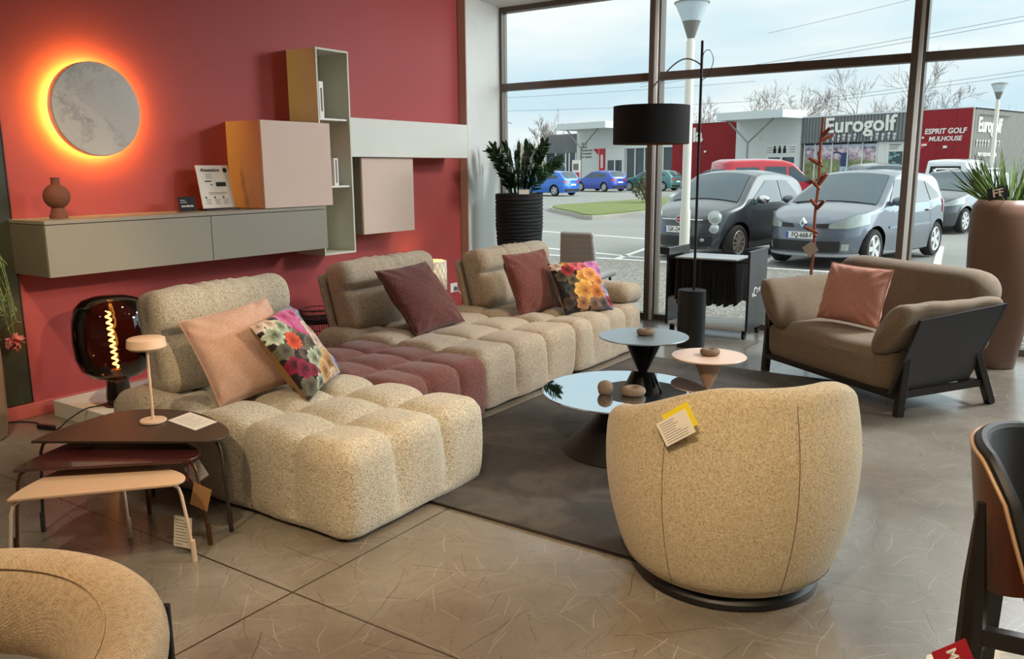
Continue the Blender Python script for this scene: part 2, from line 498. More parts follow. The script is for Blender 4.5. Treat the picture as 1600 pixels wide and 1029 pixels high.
M['leather_black'] = plain('black_leather', (24, 24, 25), 0.55, bump=0.2, bscale=260)
M['shell_black'] = plain('black_hide_panel', (28, 28, 30), 0.45, bump=0.05)
M['walnut'] = make_wood('walnut_veneer', (46, 19, 10), (94, 44, 24), (1, 1, 8))
M['edge_ply'] = plain('pale_ply_edge', (170, 136, 104), 0.5)
M['dark_wood'] = make_wood('black_stained_wood', (18, 15, 13), (36, 30, 26))
M['dark_art'] = None
M['cream_ceramic'] = plain('cream_ceramic', (232, 222, 196), 0.4)
M['brass'] = plain('brass', (170, 120, 60), 0.35, 0.9)
M['pink_flower'] = plain('pink_petal', (214, 130, 126), 0.7, var=0.2, vscale=60)
M['fabric_samples'] = None
# ================================================================== ROOM
WX, WY, CEIL = -5.15, 7.45, 3.08
XR, YB = 6.0, -4.0
OUT_Z = -0.14
struct('floor', MB().bb(WX - .2, XR + .2, YB - .2, WY + 0.08, -0.14, 0.0), M['concrete'])
struct('ceiling', MB().bb(WX - .2, XR + .2, YB - .2, WY + 0.1, CEIL, CEIL + 0.2), M['ceiling'])
struct('wall_left', MB().bb(WX - .2, WX, YB - .2, 6.685, 0, CEIL), M['red_wall'])
struct('wall_back', MB().bb(WX, XR, YB - .2, YB, 0, CEIL), M['white_paint'])
struct('wall_right', MB().bb(XR, XR + .2, YB - .2, WY + 0.08, 0, CEIL), M['white_paint'])
struct('baseboard_left', MB().bb(WX, WX + 0.03, YB, 6.68, 0, 0.085), M['red_base'], None, 0.004)
colm = struct('trim_1', MB().prism([(WX - .2, 6.695), (-5.06, 6.695), (-5.166, WY - .05), (-5.166, WY + .08), (WX - .2, WY + .08)], 0, CEIL), M['white_paint'])
struct('corner_board', MB().bb(WX + .001, -5.058, 6.68, 6.694, 0, CEIL), M['beige_paint'], colm)

# glazed front: one window per bay
TZ0, TZ1 = 2.255, 2.325
bays = [(-5.165, -3.40), (-3.40, -1.17), (-1.17, 1.05), (1.05, 3.27), (3.27, XR)]
for i, (x0, x1) in enumerate(bays):
    w = MB()
    f0, f1 = x0 + 0.045, x1 - 0.045
    if i == 0: w.bb(x0, x0 + 0.03, WY - .05, WY + .05, 0, CEIL); f0 = x0 + 0.03
    w.bb(f0, f1, WY - .05, WY + .05, TZ0, TZ1)
    w.bb(f0, f1, WY - .05, WY + .05, 3.03, CEIL)
    w.bb(f0, f1, WY - .05, WY + .06, 0.0, 0.055)
    wo = struct('window_%d' % (i + 1), w, M['bronze'])
    if i < 4:
        m = MB(); m.bb(x1 - .05, x1 + .0, WY - .09, WY + .05, 0, CEIL)
        m.build('mullion', M['bronze'], wo)
        MB().bb(x1 + .0, x1 + .028, WY - .075, WY + .03, 0, CEIL).build('mullion_strip', M['alu_light'], wo)
        m = MB(); m.bb(x1 + .028, x1 + .05, WY - .06, WY + .05, 0, CEIL)
        m.build('mullion', M['bronze'], wo)
    MB().bb(f0, f1, WY - .004, WY + .004, 0.055, TZ0).build('glass_pane', M['pane'], wo)
    MB().bb(f0, f1, WY - .004, WY + .004, TZ1, 3.03).build('glass_pane', M['pane'], wo)

# ================================================================== RED WALL DISPLAY
# round lamp
t = thing('wall_lamp', 'round marble-faced wall lamp glowing orange around its edge', 'lamp', (-5.068, 2.932, 1.829))
R = Matrix.Rotation(PI / 2, 4, 'Y')
MB().lathe([(0, 0.0), (0.276, 0.0), (0.281, 0.006), (0.281, 0.016), (0.276, 0.02), (0, 0.02)], 72).xf(R).build('marble_disc', M['marble'], t)
ring = MB(); ring.tube([(-0.035, 0.255 * math.cos(a), 0.255 * math.sin(a)) for a in [2 * PI * k / 72 for k in range(72)]], 0.007, 8, True)
ring.build('light_ring', glow('amber_led', (255, 206, 82), 135.0), t)
MB().lathe([(0.278, -0.028), (0.281, -0.028), (0.281, 0.004), (0.278, 0.004)], 72, cap=False).xf(R).build('ring_shield', M['white'], t)  # added lip that keeps the light ring from reflecting in the window
MB().lathe([(0.15, -0.081), (0.15, 0.0)], 32).xf(R).build('mount', M['white'], t)

# sideboard
t = thing('sideboard', 'long grey-green wall-hung sideboard with two flap fronts', 'cabinet', (-4.99, 3.43, 0.87))
MB().bb(-.155, .232, -1.05, 1.05, 0.0, 0.292).build('body', M['greige_dark'], t, 0.002)
MB().bb(-.155, .252, -1.052, 1.052, 0.295, 0.316).build('top_panel', M['greige'], t, 0.002)
for a, b in ((-1.05, 0.021), (0.025, 1.05)):
    MB().bb(.233, .252, a, b, 0.0, 0.291).build('front_flap', M['greige'], t, 0.0015)

# powder-pink cabinet
t = thing('wall_cabinet', 'big square powder-pink cabinet standing on the sideboard end', 'cabinet', (-5.01, 4.255, 1.19))
MB().bb(-.137, .218, -.325, .325, 0, 0.61).build('body', M['pinkish_side'], t, 0.002)
MB().bb(.22, .242, -.325, .325, 0, 0.61).build('door', M['pinkish'], t, 0.002)

# tall open shelf
t = thing('shelf_unit', 'tall narrow off-white open shelf unit hung upright on red wall', 'shelf', (-5.04, 4.70, 0.80))
w = 0.016; y0, y1, zt = -.17, .17, 1.555
s = MB()
s.bb(-.108, .21, y0, y0 + w, 0, zt); s.bb(-.108, .21, y1 - w, y1, 0, zt)
s.bb(-.108, .21, y0 + w, y1 - w, 0, w); s.bb(-.108, .21, y0 + w, y1 - w, zt - w, zt)
s.build('carcass', M['offwhite'], t, 0.0015)
MB().bb(-.108, -.098, y0 + w, y1 - w, w, zt - w).build('back_panel', M['offwhite'], t)
for z in (0.52, 1.03):
    MB().bb(-.097, .19, y0 + w, y1 - w, z, z + .014).build('shelf_board', M['white'], t)
t = thing('book', 'slim white box standing on the upper board of the tall shelf', 'book', (-4.95, 4.60, 1.845), 0)
MB().bb(-.09, .09, -.022, .022, 0, .27).build('cover', M['white'], t, .002)
MB().bb(.0901, .0912, -.008, .008, .05, .22).build('spine_text', M['ink_grey'], t)
t = thing('book', 'slim dark-spined white box on the lower board of the tall shelf', 'book', (-4.95, 4.72, 1.335), 0)
MB().bb(-.09, .09, -.022, .022, 0, .21).build('cover', M['white'], t, .002)
MB().bb(.0901, .0912, -.007, .007, .02, .20).build('spine_text', M['ink_grey'], t)

# long horizontal cabinet, small pink one
t = thing('wall_cabinet', 'long horizontal off-white cabinet hung at the right of the tall shelf', 'cabinet', (-5.065, 5.675, 1.558))
MB().bb(-.083, .166, -.795, .775, 0, .306).build('body', M['offwhite2'], t, .002)
MB().bb(.168, .188, -.795, .775, 0, .306).build('door', M['offwhite2'], t, .002)
t = thing('wall_cabinet', 'small powder-pink cabinet hanging under the long off-white cabinet', 'cabinet', (-5.085, 5.38, 0.925))
MB().bb(-.063, .146, -.315, .31, 0, .63).build('body', M['greige_dark'], t, .002)
MB().bb(.148, .168, -.32, .32, 0, .63).build('door', M['pinkish'], t, .002)

# terracotta vase with a ring body
t = thing('vase', 'brown terracotta vase with round body and short neck on sideboard', 'vase', (-4.95, 2.573, 1.1865))
v = MB()
v.lathe([(0.048, 0.0), (0.05, 0.01), (0.038, 0.045), (0.032, 0.062)], 28)
v.sphere((0, 0, 0.128), (0.066, 0.074, 0.074), 32, 20)
v.lathe([(0.028, 0.19), (0.023, 0.21), (0.024, 0.236), (0.019, 0.236), (0.017, 0.2)], 24)
v.build('body', M['terracotta'], t)

# small black price card in a holder
t = thing('sign', 'small black name card in a clear holder on the sideboard', 'sign', (-4.97, 3.445, 1.1865), 0)
MB().bb(-.03, .03, -.063, .063, 0, .004).build('foot', M['black_gloss'], t)
MB().box((0.0, 0, .052), (.004, .124, .094), (0, -0.12, 0)).build('card', M['black_matt'], t)
Ms = frame((0.0045, 0, .036), (0, 1, 0), (-0.12, 0, 1))
tx = text_mb('SUR MESURE', 0.0165, Ms, .0005, .0004)
tx = merge(tx, text_mb('Finitions', 0.011, frame((-.0005, -.03, .076), (0, 1, 0), (-.12, 0, 1)), .0004), text_mb('Conception', 0.011, frame((.001, -.026, .062), (0, 1, 0), (-.12, 0, 1)), .0004))
tx.build('lettering', M['white'], t)

# certificate sheet in a holder
t = thing('sign', 'tall printed certificate sheet in a clear holder beside pink cabinet', 'sign', (-4.97, 3.70, 1.1865), 0)
MB().bb(-.05, .05, -.135, .135, 0, .012).build('foot', M['black_gloss'], t)
tilt = 0.2
MB().box((-.03, 0, .16), (.004, .262, .296), (0, -tilt, 0)).build('sheet', M['paper'], t)
def onsheet(y, h):
    return frame((-.03 + .0035 - math.sin(tilt) * (h - .16), y, .16 + math.cos(tilt) * (h - .16)), (0, 1, 0), (-math.sin(tilt), 0, math.cos(tilt)))
prt = text_mb('Attestation', .034, onsheet(-.02, .275), .0004, .0007)
prt2, prt3 = MB(), MB()
prt4 = [MB(), MB(), MB()]
def line(mb, y, h, w, hh):
    Mx = onsheet(y, h); b = MB().box((0, 0, 0), (w, hh, .0008)); b.xf(Mx); mb.v  # noqa
    o = len(mb.v); mb.v.extend(b.v); mb.f.extend(tuple(i + o for i in f) for f in b.f); mb.s.extend(b.s); mb.m.extend(b.m)
line(prt2, -.04, .245, .05, .003); line(prt2, -.045, .233, .04, .003); line(prt2, -.035, .222, .055, .003)
line(prt3, .01, .118, .15, .004); line(prt3, .005, .108, .13, .003)
for k in range(3):
    for q in range(4): line(prt4[k], -.075 + .07 * k, .072 - q * .010, .046 - .006 * (q % 3), .003)
prtbs = []
for a_ in ((.048, .176, .082, .03), (-.052, .198, .052, .008), (-.03, .174, .018, .006), (-.092, .086, .012, .012), (-.022, .086, .012, .012), (.048, .086, .012, .012)):
    b_ = MB(); line(b_, *a_); prtbs.append(b_)
b = MB().cyl((0, 0, 0), (0, 0, .0012), .017, None, 20); b.xf(onsheet(.1, .274)); prtbs.append(b)
prt.build('heading_print', M['ink'], t)
for b_ in prtbs: b_.build('print_block', M['ink'], t)
for b_ in [prt2, prt3] + prt4: b_.build('small_print', M['ink_grey'], t)

# dark printed panel at the left edge
tA = NT('dark_green_print'); c = tA.coord()
nn = tA.noise(c, 3.0, 5, 0.6); sp = tA.math('GREATER_THAN', tA.noise(tA.mapping(c, (1, 9, 22)), 1.0, 3, .6), .71)
M['dark_art'] = tA.bsdf(tA.mix(sp, tA.mix(nn, lin(24, 26, 20), lin(66, 68, 52)), lin(190, 196, 186)), 0.3)
t = thing('wall_panel', 'dark green printed panel on the red wall behind planter', 'panel', (-5.141, 1.79, 0.09))
MB().bb(-.008, .008, -.6, .6, 0, 2.2).build('print', M['dark_art'], t)
MB().bb(-.009, .012, .6, .606, 0, 2.2).build('edge_strip', M['black_metal'], t)

# wall socket with plug and cable
t = thing('power_socket', 'white wall socket with plugged-in white cable on red wall', 'socket', (-5.149, 6.53, 0.288))
MB().bb(0, .012, -.055, .055, -.047, .047).build('cover', M['white'], t, .004)
MB().cyl((.012, .01, -.005), (.05, .01, -.012), .019, .016, 16).build('plug', plain('grey_green_plug', (110, 128, 116), 0.5), t)
MB().tube([(.045, .012, -.02), (.07, .04, -.06), (.08, .10, -.105), (.09, .2, -.125), (.10, .32, -.12), (.12, .45, -.14)], .004, 6).build('cable', M['white'], t)
MB().bb(0, .014, -.085, -.06, -.17, -.245).build('cable_clip', plain('dark_red_clip', (70, 22, 24), .5), t)

# low display plinths
t = thing('plinth', 'low pale plinth on the floor under the smoked glass lamp', 'plinth', (-4.62, 2.86, 0))
MB().bb(-.41, .62, -.40, .4, 0.0, .10).build('body', M['offwhite2'], t, .003)
t = thing('plinth', 'long low pale plinth along red wall behind the sofa backs', 'plinth', (-4.86, 5.2, 0))
MB().bb(-.26, .28, -1.45, 1.95, 0.0, .10).build('body', M['offwhite2'], t, .003)

# smoked glass lamp
t = thing('table_lamp', 'smoked brown glass bubble lamp with glowing filament on plinth', 'lamp', (-4.60, 2.63, 0.10))
sm = NT('smoked_glass')
tr = sm.n('ShaderNodeBsdfTransparent'); tr.inputs[0].default_value = (0.30, 0.17, 0.085, 1)
gl = sm.n('ShaderNodeBsdfGlossy'); gl.inputs['Roughness'].default_value = 0.02
fr = sm.n('ShaderNodeFresnel'); fr.inputs[0].default_value = 1.5
mx = sm.n('ShaderNodeMixShader'); sm.l(fr.outputs[0], mx.inputs[0]); sm.l(tr.outputs[0], mx.inputs[1]); sm.l(gl.outputs[0], mx.inputs[2]); sm.l(mx.outputs[0], sm.out.inputs[0])
MB().lathe([(0.066, 0.02), (0.07, 0.05), (0.062, 0.145), (0.075, 0.165), (0.14, 0.185), (0.188, 0.23), (0.211, 0.30), (0.218, 0.40), (0.212, 0.51), (0.192, 0.585), (0.15, 0.627), (0.09, 0.645), (0.0, 0.65)], 56).build('glass_globe', sm.mat, t)
MB().lathe([(0.085, 0), (0.085, 0.012), (0.06, 0.02), (0.05, 0.03), (0.045, 0.14), (0.03, 0.15), (0.0, 0.15)], 32).build('base', plain('oxblood_glass', (58, 22, 18), .15), t)
MB().cyl((0, 0, .15), (0, 0, .215), .028, .028, 20).build('socket', M['brass'], t)
fil = []
for k in range(80):
    a = k * 0.75; fil.append((0.013 * math.cos(a), 0.013 * math.sin(a) - .02 * (k / 80.0), 0.225 + 0.335 * k / 80.0))
MB().tube(fil, 0.0055, 6).build('filament', glow('warm_filament', (255, 206, 110), 34.0), t)
cd = MB().tube(catmull([(-.05, .02, .01), (-.03, -.10, .012), (-.05, -.18, .008), (-.08, -.27, -.04), (-.13, -.32, -.095), (-.27, -.35, -.095), (-.35, -.31, -.095), (-.47, -.35, -.095), (-.54, -.43, -.095)], 5), .004, 6).build('cord', M['black_matt'], t)
MB().box((-.20, -.335, -.086), (.11, .034, .026), (0, 0, .25)).build('switch', M['black_gloss'], cd, .006)

# scalloped table lamp behind the sofa
t = thing('table_lamp', 'glowing cream ceramic lamp with ring-pattern shade behind sofa', 'lamp', (-4.90, 5.86, 0.10))
MB().lathe([(0.07, 0), (0.07, 0.012), (0.012, 0.02), (0.012, 0.30)], 24).build('stand', M['cream_ceramic'], t)
sh = MB()
sh.lathe([(0.150, 0.27), (0.157, 0.30), (0.157, 0.51), (0.150, 0.535), (0.142, 0.535), (0.142, 0.27)], 48, cap=False)
ms_ = NT('glowing_cream_shade')
d_ = ms_.n('ShaderNodeBsdfPrincipled'); d_.inputs['Base Color'].default_value = lin(246, 242, 230); d_.inputs['Roughness'].default_value = .5
tl_ = ms_.n('ShaderNodeBsdfTranslucent'); tl_.inputs[0].default_value = lin(250, 244, 224)
mx_ = ms_.n('ShaderNodeMixShader'); mx_.inputs[0].default_value = .45
ms_.l(d_.outputs[0], mx_.inputs[1]); ms_.l(tl_.outputs[0], mx_.inputs[2]); ms_.l(mx_.outputs[0], ms_.out.inputs[0])
sh.build('shade', ms_.mat, t)
rg = MB()
for r_ in range(5):
    for k in range(18):
        a = 2 * PI * (k + .5 * (r_ % 2)) / 18; z = .298 + r_ * .0525
        cx, cy = math.cos(a), math.sin(a)
        rg.tube([(.158 * cx - cy * .024 * math.cos(q), .158 * cy + cx * .024 * math.cos(q), z + .024 * math.sin(q)) for q in [2 * PI * i / 12 for i in range(12)]], .006, 5, True)
rg.build('ring_relief', M['white'], t)
MB().sphere((0, 0, .44), .03, 16, 10).build('bulb', glow('warm_bulb', (255, 222, 140), 62.0), t)

# black wire basket stack
def wire_drum(mb, r0, r1, z0, z1, n, wr, rings):
    for k in range(n):
        a = 2 * PI * k / n
        mb.cyl((r0 * math.cos(a), r0 * math.sin(a), z0), (r1 * math.cos(a), r1 * math.sin(a), z1), wr, wr, 5)
    for f in rings:
        r = r0 + (r1 - r0) * f; z = z0 + (z1 - z0) * f
        mb.tube([(r * math.cos(q), r * math.sin(q), z) for q in [2 * PI * i / 40 for i in range(40)]], wr * 2.2, 6, True)
    return mb
t = thing('wire_table', 'black wire drum table standing between two sofa backs', 'side table', (-4.72, 4.32, 0.10))
wire_drum(MB(), .175, .155, 0.005, .23, 56, .0016, (0, .5, 1)).build('wire_drum', M['black_metal'], t)
MB().lathe([(0, .232), (.165, .232), (.172, .236), (.172, .246), (.165, .248), (0, .248)], 40).build('table_top', M['black_metal'], t)
t = thing('wire_basket', 'small black wire ring basket on top of wire drum table', 'basket', (-4.72, 4.32, 0.348))
wire_drum(MB(), .12, .135, 0.005, .075, 44, .0016, (0, .5, 1)).build('wire_wall', M['black_metal'], t)
MB().lathe([(0, .0), (.12, .0), (.12, .006), (0, .006)], 32).build('bottom', M['black_metal'], t)
# ================================================================== SOFA
def seams(tx, p=2.5):
    """0 on a seam, 1 in the middle of a channel"""
    f = tx - math.floor(tx)
    q = abs(2 * f - 1)
    return math.sqrt(max(0.0, 1 - q ** p))

def seat_mesh(sx, sy, sz, cx, cy, depth=0.046, r=0.075, res=0.02, puff=0.012):
    def fn(p, n):
        tx = (p.x / sx + .5) * cx; ty = (p.y / sy + .5) * cy
        tx = min(max(tx, 1e-4), cx - 1e-4); ty = min(max(ty, 1e-4), cy - 1e-4)
        # no seam at the outer borders
        hx = 1.0 if (tx < .5 or tx > cx - .5) else seams(tx)
        hy = 1.0 if (ty < .5 or ty > cy - .5) else seams(ty)
        wx = 1 - abs(n.x); wy = 1 - abs(n.y)
        side = 1.0 if n.z > .3 else max(0.35, 1 + (p.z - sz * .3) / sz)
        d = depth * side * max((1 - hx) * wx, (1 - hy) * wy)
        d += depth * .5 * side * min((1 - hx) * wx, (1 - hy) * wy)
        if n.z < -.5: d = 0
        if n.z < 0:
            hh = Vector((n.x, n.y, 0)); k = hh.length
            if k > 1e-4: p = p + hh / k * r * (1 - k) * .8
        bulge = puff * math.cos(PI * p.x / sx * .96) * math.cos(PI * p.y / sy * .96) if n.z > .3 else puff * math.cos(PI * p.z / sz)
        wob = .004 * math.sin(17 * p.x + 5 * p.y) * math.sin(13 * p.y + 7 * p.z)
        return p + n * (bulge - d + wob)
    mb = MB()
    mb.rbox((sx, sy, sz), r, (max(8, round(sx / res)), max(8, round(sy / res)), max(8, round(sz / (res * 1.2)))), fn, 0, (0, 0, sz / 2))
    return mb

def back_mesh(w, h, th, cols=2, fold=.55, res=.018, gather=.024):
    """upright back cushion, front faces +x, fold across at z=fold*h, gathers in the top roll"""
    def fn(p, n):
        z = p.z / h + .5
        f = abs(z - fold)
        fr = max(0, n.x)
        d = .05 * math.exp(-(f / .045) ** 2) * fr * (1 - .35 * math.exp(-((p.y / (w / 2)) ** 2 - 1) ** 2 / .02))
        ty = (p.y / w + .5) * cols
        hy = 1.0 if (ty < .5 or ty > cols - .5) else seams(ty, 5)
        up = max(0.0, (z - fold) / (1 - fold))
        d += gather * (1 - hy) * up * max(fr, n.z)
        d += .006 * math.sin(26 * p.y + 9 * math.sin(6 * p.y)) * up * max(n.z, fr * .5)
        # roll: lower part bulges, top part a bit further forward
        b = (.03 * math.sin(PI * min(1, max(0, z / fold))) + .03 * math.sin(PI * up)) * fr
        b += .01 * math.cos(PI * p.y / w) * (1 if abs(n.x) > .3 else 0)
        cor = 0
        return p + n * (b - d)
    mb = MB()
    mb.rbox((th, w, h), min(.075, th * .42), (max(6, round(th / res)), round(w / res), round(h / res)), fn, 0, (0, 0, h / 2))
    return mb

def plan_thing(name, label, cat, x, y, z=0, rz=0, group=None):
    return thing(name, label, cat, (x, y, z), rz, group)

SG = 'modules of the corner sofa'
def module(label, x0, x1, y0, y1, h, cx, cy, mat, depth=.048, rz=0.0):
    t = thing('sofa_module', label, 'sofa', ((x0 + x1) / 2, (y0 + y1) / 2, 0), rz, None)
    sx, sy = x1 - x0, y1 - y0
    b = seat_mesh(sx, sy, h - .015, cx, cy, depth); b.xf(Matrix.Translation((0, 0, .015)))
    b.build('seat', mat, t)
    MB().bb(-sx / 2 + .08, sx / 2 - .08, -sy / 2 + .08, sy / 2 - .08, 0.0, .05).build('plinth_base', M['black_matt'], t)
    return t

def backrest(t, cx, cy, w, h, th, lean, z, mat, cols=3, shell=True, fold=.55, gather=.024):
    b = back_mesh(w, h, th, cols, fold, .018, gather)
    Mx = Matrix.Translation((cx, cy, z)) @ Matrix.Rotation(-lean, 4, 'Y')
    b.xf(Mx); b.build('backrest', mat, t)
    if shell:
        s = MB().rbox((.05, w + .0, h * .9), .022, (4, 24, 20), None, 0, (-th / 2 - .035, 0, h * .45))
        s.xf(Mx); s.build('back_shell', mat, t)

# A : long chaise nearest to the camera
tA = module('cream boucle chaise module nearest the nest of tables, with backrest', -3.86, -2.235, 2.15, 3.065, .405, 5, 3, M['boucle'], .064)
backrest(tA, -3.62 + 3.0475, 0.085, .83, .52, .20, .20, .375, M['boucle'], 3, False, .56, .010)
# B : burgundy pouf module
tB = module('burgundy boucle backless seat module between two beige sofa modules', -3.85, -2.80, 3.085, 3.875, .375, 3, 3, M['boucle_brown'])
# C : middle module
tC = module('taupe boucle sofa module with backrest next to the burgundy seat', -4.30, -2.86, 3.89, 5.035, .385, 4, 3, M['boucle_grey'])
backrest(tC, -4.10 + 3.58, 0.03, .96, .50, .22, .28, .345, M['boucle_grey'], 2, True, .58)
# D : last module with arm bolster
tD = module('taupe boucle sofa module at the window end, with backrest and side bolster', -4.10, -2.87, 5.045, 6.10, .385, 4, 4, M['boucle_grey'])
backrest(tD, -3.88 + 3.485, 0.21, 1.02, .49, .22, .26, .345, M['boucle_grey'], 3, True, .58)
arm = MB().rbox((1.05, .34, .17), .08, (40, 16, 10), None, 0, (0, 0, 0))
arm.xf(Matrix.Translation((.05, .50, .46)) @ Matrix.Rotation(-.10, 4, 'X')); arm.build('arm_bolster', M['boucle_grey'], tD)

# ------------------------------------------------------------------ cushions
def pillow_side(w, h, th, sgn, n=44, ear=.05, seed=0, plump=.40):
    rnd = random.Random(seed)
    ph = [rnd.uniform(0, 6) for _ in range(8)]
    def fn(a, b):
        u, v = 2 * a - 1, 2 * b - 1
        ux = u * (1 - ear * (1 - v * v) * abs(u) ** 1.5); vy = v * (1 - ear * (1 - u * u) * abs(v) ** 1.5)
        k = max(0, (1 - u ** 2)) ** plump * max(0, (1 - v ** 2)) ** plump
        wr = .006 * math.sin(4 * u + ph[0]) * math.sin(3.4 * v + ph[1]) + .0022 * math.sin(11 * u + 7 * v + ph[2]) * (u * u + v * v) + .002 * math.sin(9 * v - 6 * u + ph[3]) * (u * u + v * v)
        # pulls near the corners
        cr = abs(u * v) ** 1.5; wr += .008 * cr * math.sin(16 * (abs(u) - abs(v)) + ph[4])
        return Vector((ux * w / 2, vy * h / 2, sgn * (th / 2 * k + wr * min(1, 3 * k))))
    mb = MB(); mb.grid(fn, n, n)
    if sgn < 0: mb.f = [f[::-1] for f in mb.f]
    return mb

def pose(o, loc, rot):
    o.location = loc; o.rotation_euler = rot

def pillow(name, label, w, h, th, mat, loc, rot, seed=0, ear=.05):
    t = thing(name, label, 'cushion', loc); t.rotation_euler = rot
    a = pillow_side(w, h, th, 1, 44, ear, seed); b = pillow_side(w, h, th, -1, 44, ear, seed + 3)
    m = merge(a, b); m.build('cover', mat, t)
    pts = []
    N = 30
    def e(u, v):
        return (u * (1 - ear * (1 - v * v) * abs(u) ** 1.5) * w / 2, v * (1 - ear * (1 - u * u) * abs(v) ** 1.5) * h / 2, 0)
    for k in range(N): pts.append(e(-1 + 2 * k / N, -1))
    for k in range(N): pts.append(e(1, -1 + 2 * k / N))
    for k in range(N): pts.append(e(1 - 2 * k / N, 1))
    for k in range(N): pts.append(e(-1, 1 - 2 * k / N))
    MB().tube(pts, .004, 6, True).build('edge_seam', mat, t)
    return t

def flower_color(u, v, flowers, bg, rnd):
    """u,v in 0..1; a printed bunch of flowers"""
    col = bg(u, v)
    for (cx, cy, r, c1, c2, npet, rings, tw) in flowers:
        dx, dy = u - cx, v - cy
        d = math.hypot(dx, dy); a = math.atan2(dy, dx)
        if d > r * 1.15: continue
        done = False
        for k in range(rings):
            rr = r * (1 - k / rings * .93)
            edge = rr * (.80 + .20 * abs(math.cos(npet * a / 2 + k * 1.3 + tw)))
            if d < edge:
                f = k / max(1, rings - 1)
                rel = d / max(edge, 1e-6)
                pe = abs(math.cos(npet * a / 2 + k * 1.3 + tw))
                sh = (.50 + .62 * rel ** 2) * (.62 + .38 * pe ** .5) * (.90 + .18 * math.sin(17 * a + 9 * k))
                mix = f * .75 + .25 * (.5 + .5 * math.sin(3 * a + k * 2))
                col = tuple(min(1, (c1[i] * (1 - mix) + c2[i] * mix) * sh) for i in range(3)); done = True
    return col

def floral_pillow(label, flowers, bg, w, h, th, loc, rot, seed):
    t = thing('floral_cushion', label, 'cushion', loc); t.rotation_euler = rot
    n = 150
    f = pillow_side(w, h, th, 1, n, .05, seed)
    f.cols = []
    for i in range(n + 1):
        for j in range(n + 1):
            c = flower_color(i / n, j / n, flowers, bg, None)
            f.cols.append((c[0], c[1], c[2], 1.0))
    f.build('printed_front', M['floral'], t)
    b = pillow_side(w, h, th, -1, 40, .05, seed + 3); b.build('plain_back', M['mustard'], t, label='mustard cotton back')
    return t
def L3(r, g, b): return lin(r, g, b)[:3]
PK1, PK2 = L3(228, 128, 176), L3(176, 44, 104)
OR1, OR2 = L3(232, 96, 60), L3(180, 50, 30)
CR1, CR2 = L3(226, 204, 186), L3(176, 140, 116)
TN1, TN2 = L3(218, 174, 116), L3(128, 76, 34)
GR1, GR2 = L3(196, 204, 176), L3(92, 100, 74)
WN1, WN2 = L3(150, 30, 62), L3(66, 10, 26)
YE1, YE2 = L3(238, 180, 84), L3(168, 92, 24)
LF1, LF2 = L3(120, 112, 92), L3(66, 62, 48)
BL1, BL2 = L3(160, 170, 196), L3(96, 106, 132)
def bg1(u, v):
    s = .5 + .5 * math.sin(9 * u + 4 * math.sin(7 * v)); k = max(0, min(1, (u - .5) * 3))
    a = L3(40, 28, 26); b = L3(150, 152, 164); c = tuple(a[i] * (1 - k) + b[i] * k for i in range(3))
    return tuple(x * (.6 + .7 * s) for x in c)
def bg2(u, v):
    s = .5 + .5 * math.sin(11 * u + 5 * math.sin(9 * v)); k = max(0, min(1, (u - .62) * 3.2))
    a = L3(26, 22, 24); b = L3(140, 138, 158); c = tuple(a[i] * (1 - k) + b[i] * k for i in range(3))
    return tuple(x * (.6 + .7 * s) for x in c)
fl1 = [(.10, .58, .13, LF1, LF2, 4, 3, .2), (.08, .40, .10, WN1, L3(40, 20, 26), 5, 3, 0), (.10, .12, .12, LF1, LF2, 5, 3, 1), (.36, .44, .13, L3(112, 96, 84), L3(60, 46, 42), 4, 3, 0), (.42, .78, .12, GR1, GR2, 6, 4, .5), (.64, .28, .14, L3(190, 160, 130), L3(110, 80, 56), 6, 4, .3), (.40, .14, .12, L3(150, 120, 90), L3(70, 48, 34), 6, 5, .8), (.90, .92, .12, L3(196, 186, 206), L3(120, 116, 140), 6, 3, .2), (.92, .64, .11, L3(206, 200, 210), L3(130, 126, 146), 6, 3, .8), (.90, .28, .12, L3(186, 190, 206), L3(108, 114, 134), 6, 3, .5),
       (.12, .78, .13, GR1, GR2, 9, 4, 0), (.30, .83, .11, GR1, GR2, 7, 4, 1), (.93, .80, .10, BL1, BL2, 5, 3, 0), (.95, .5, .12, BL1, BL2, 6, 3, .4),
       (.45, .58, .15, LF1, LF2, 3, 3, .5), (.55, .48, .13, LF1, LF2, 3, 3, 2), (.20, .93, .09, CR1, CR2, 6, 3, 0), (.05, .95, .08, CR1, CR2, 5, 3, 0),
       (.56, .90, .19, PK1, PK2, 6, 7, .2), (.62, .74, .17, PK2, PK1, 5, 7, 1.0), (.76, .88, .10, PK1, PK2, 5, 4, 2), (.30, .62, .12, OR1, OR2, 12, 4, 0),
       (.80, .60, .17, CR1, CR2, 6, 6, 0), (.70, .48, .11, CR1, CR2, 7, 5, 1), (.86, .40, .13, L3(214, 190, 190), L3(150, 110, 116), 6, 5, 1),
       (.42, .32, .13, GR1, GR2, 10, 5, 0), (.56, .34, .10, GR1, GR2, 9, 4, .6), (.16, .30, .12, WN1, WN2, 6, 5, 0), (.28, .22, .08, WN1, WN2, 6, 4, 1),
       (.72, .18, .20, TN1, TN2, 7, 8, 0), (.52, .13, .15, TN1, TN2, 6, 7, 1), (.92, .14, .12, BL1, BL2, 5, 4, 1), (.30, .06, .11, GR1, L3(40, 44, 40), 8, 4, 0), (.72, .02, .1, CR1, CR2, 8, 4, .3)]
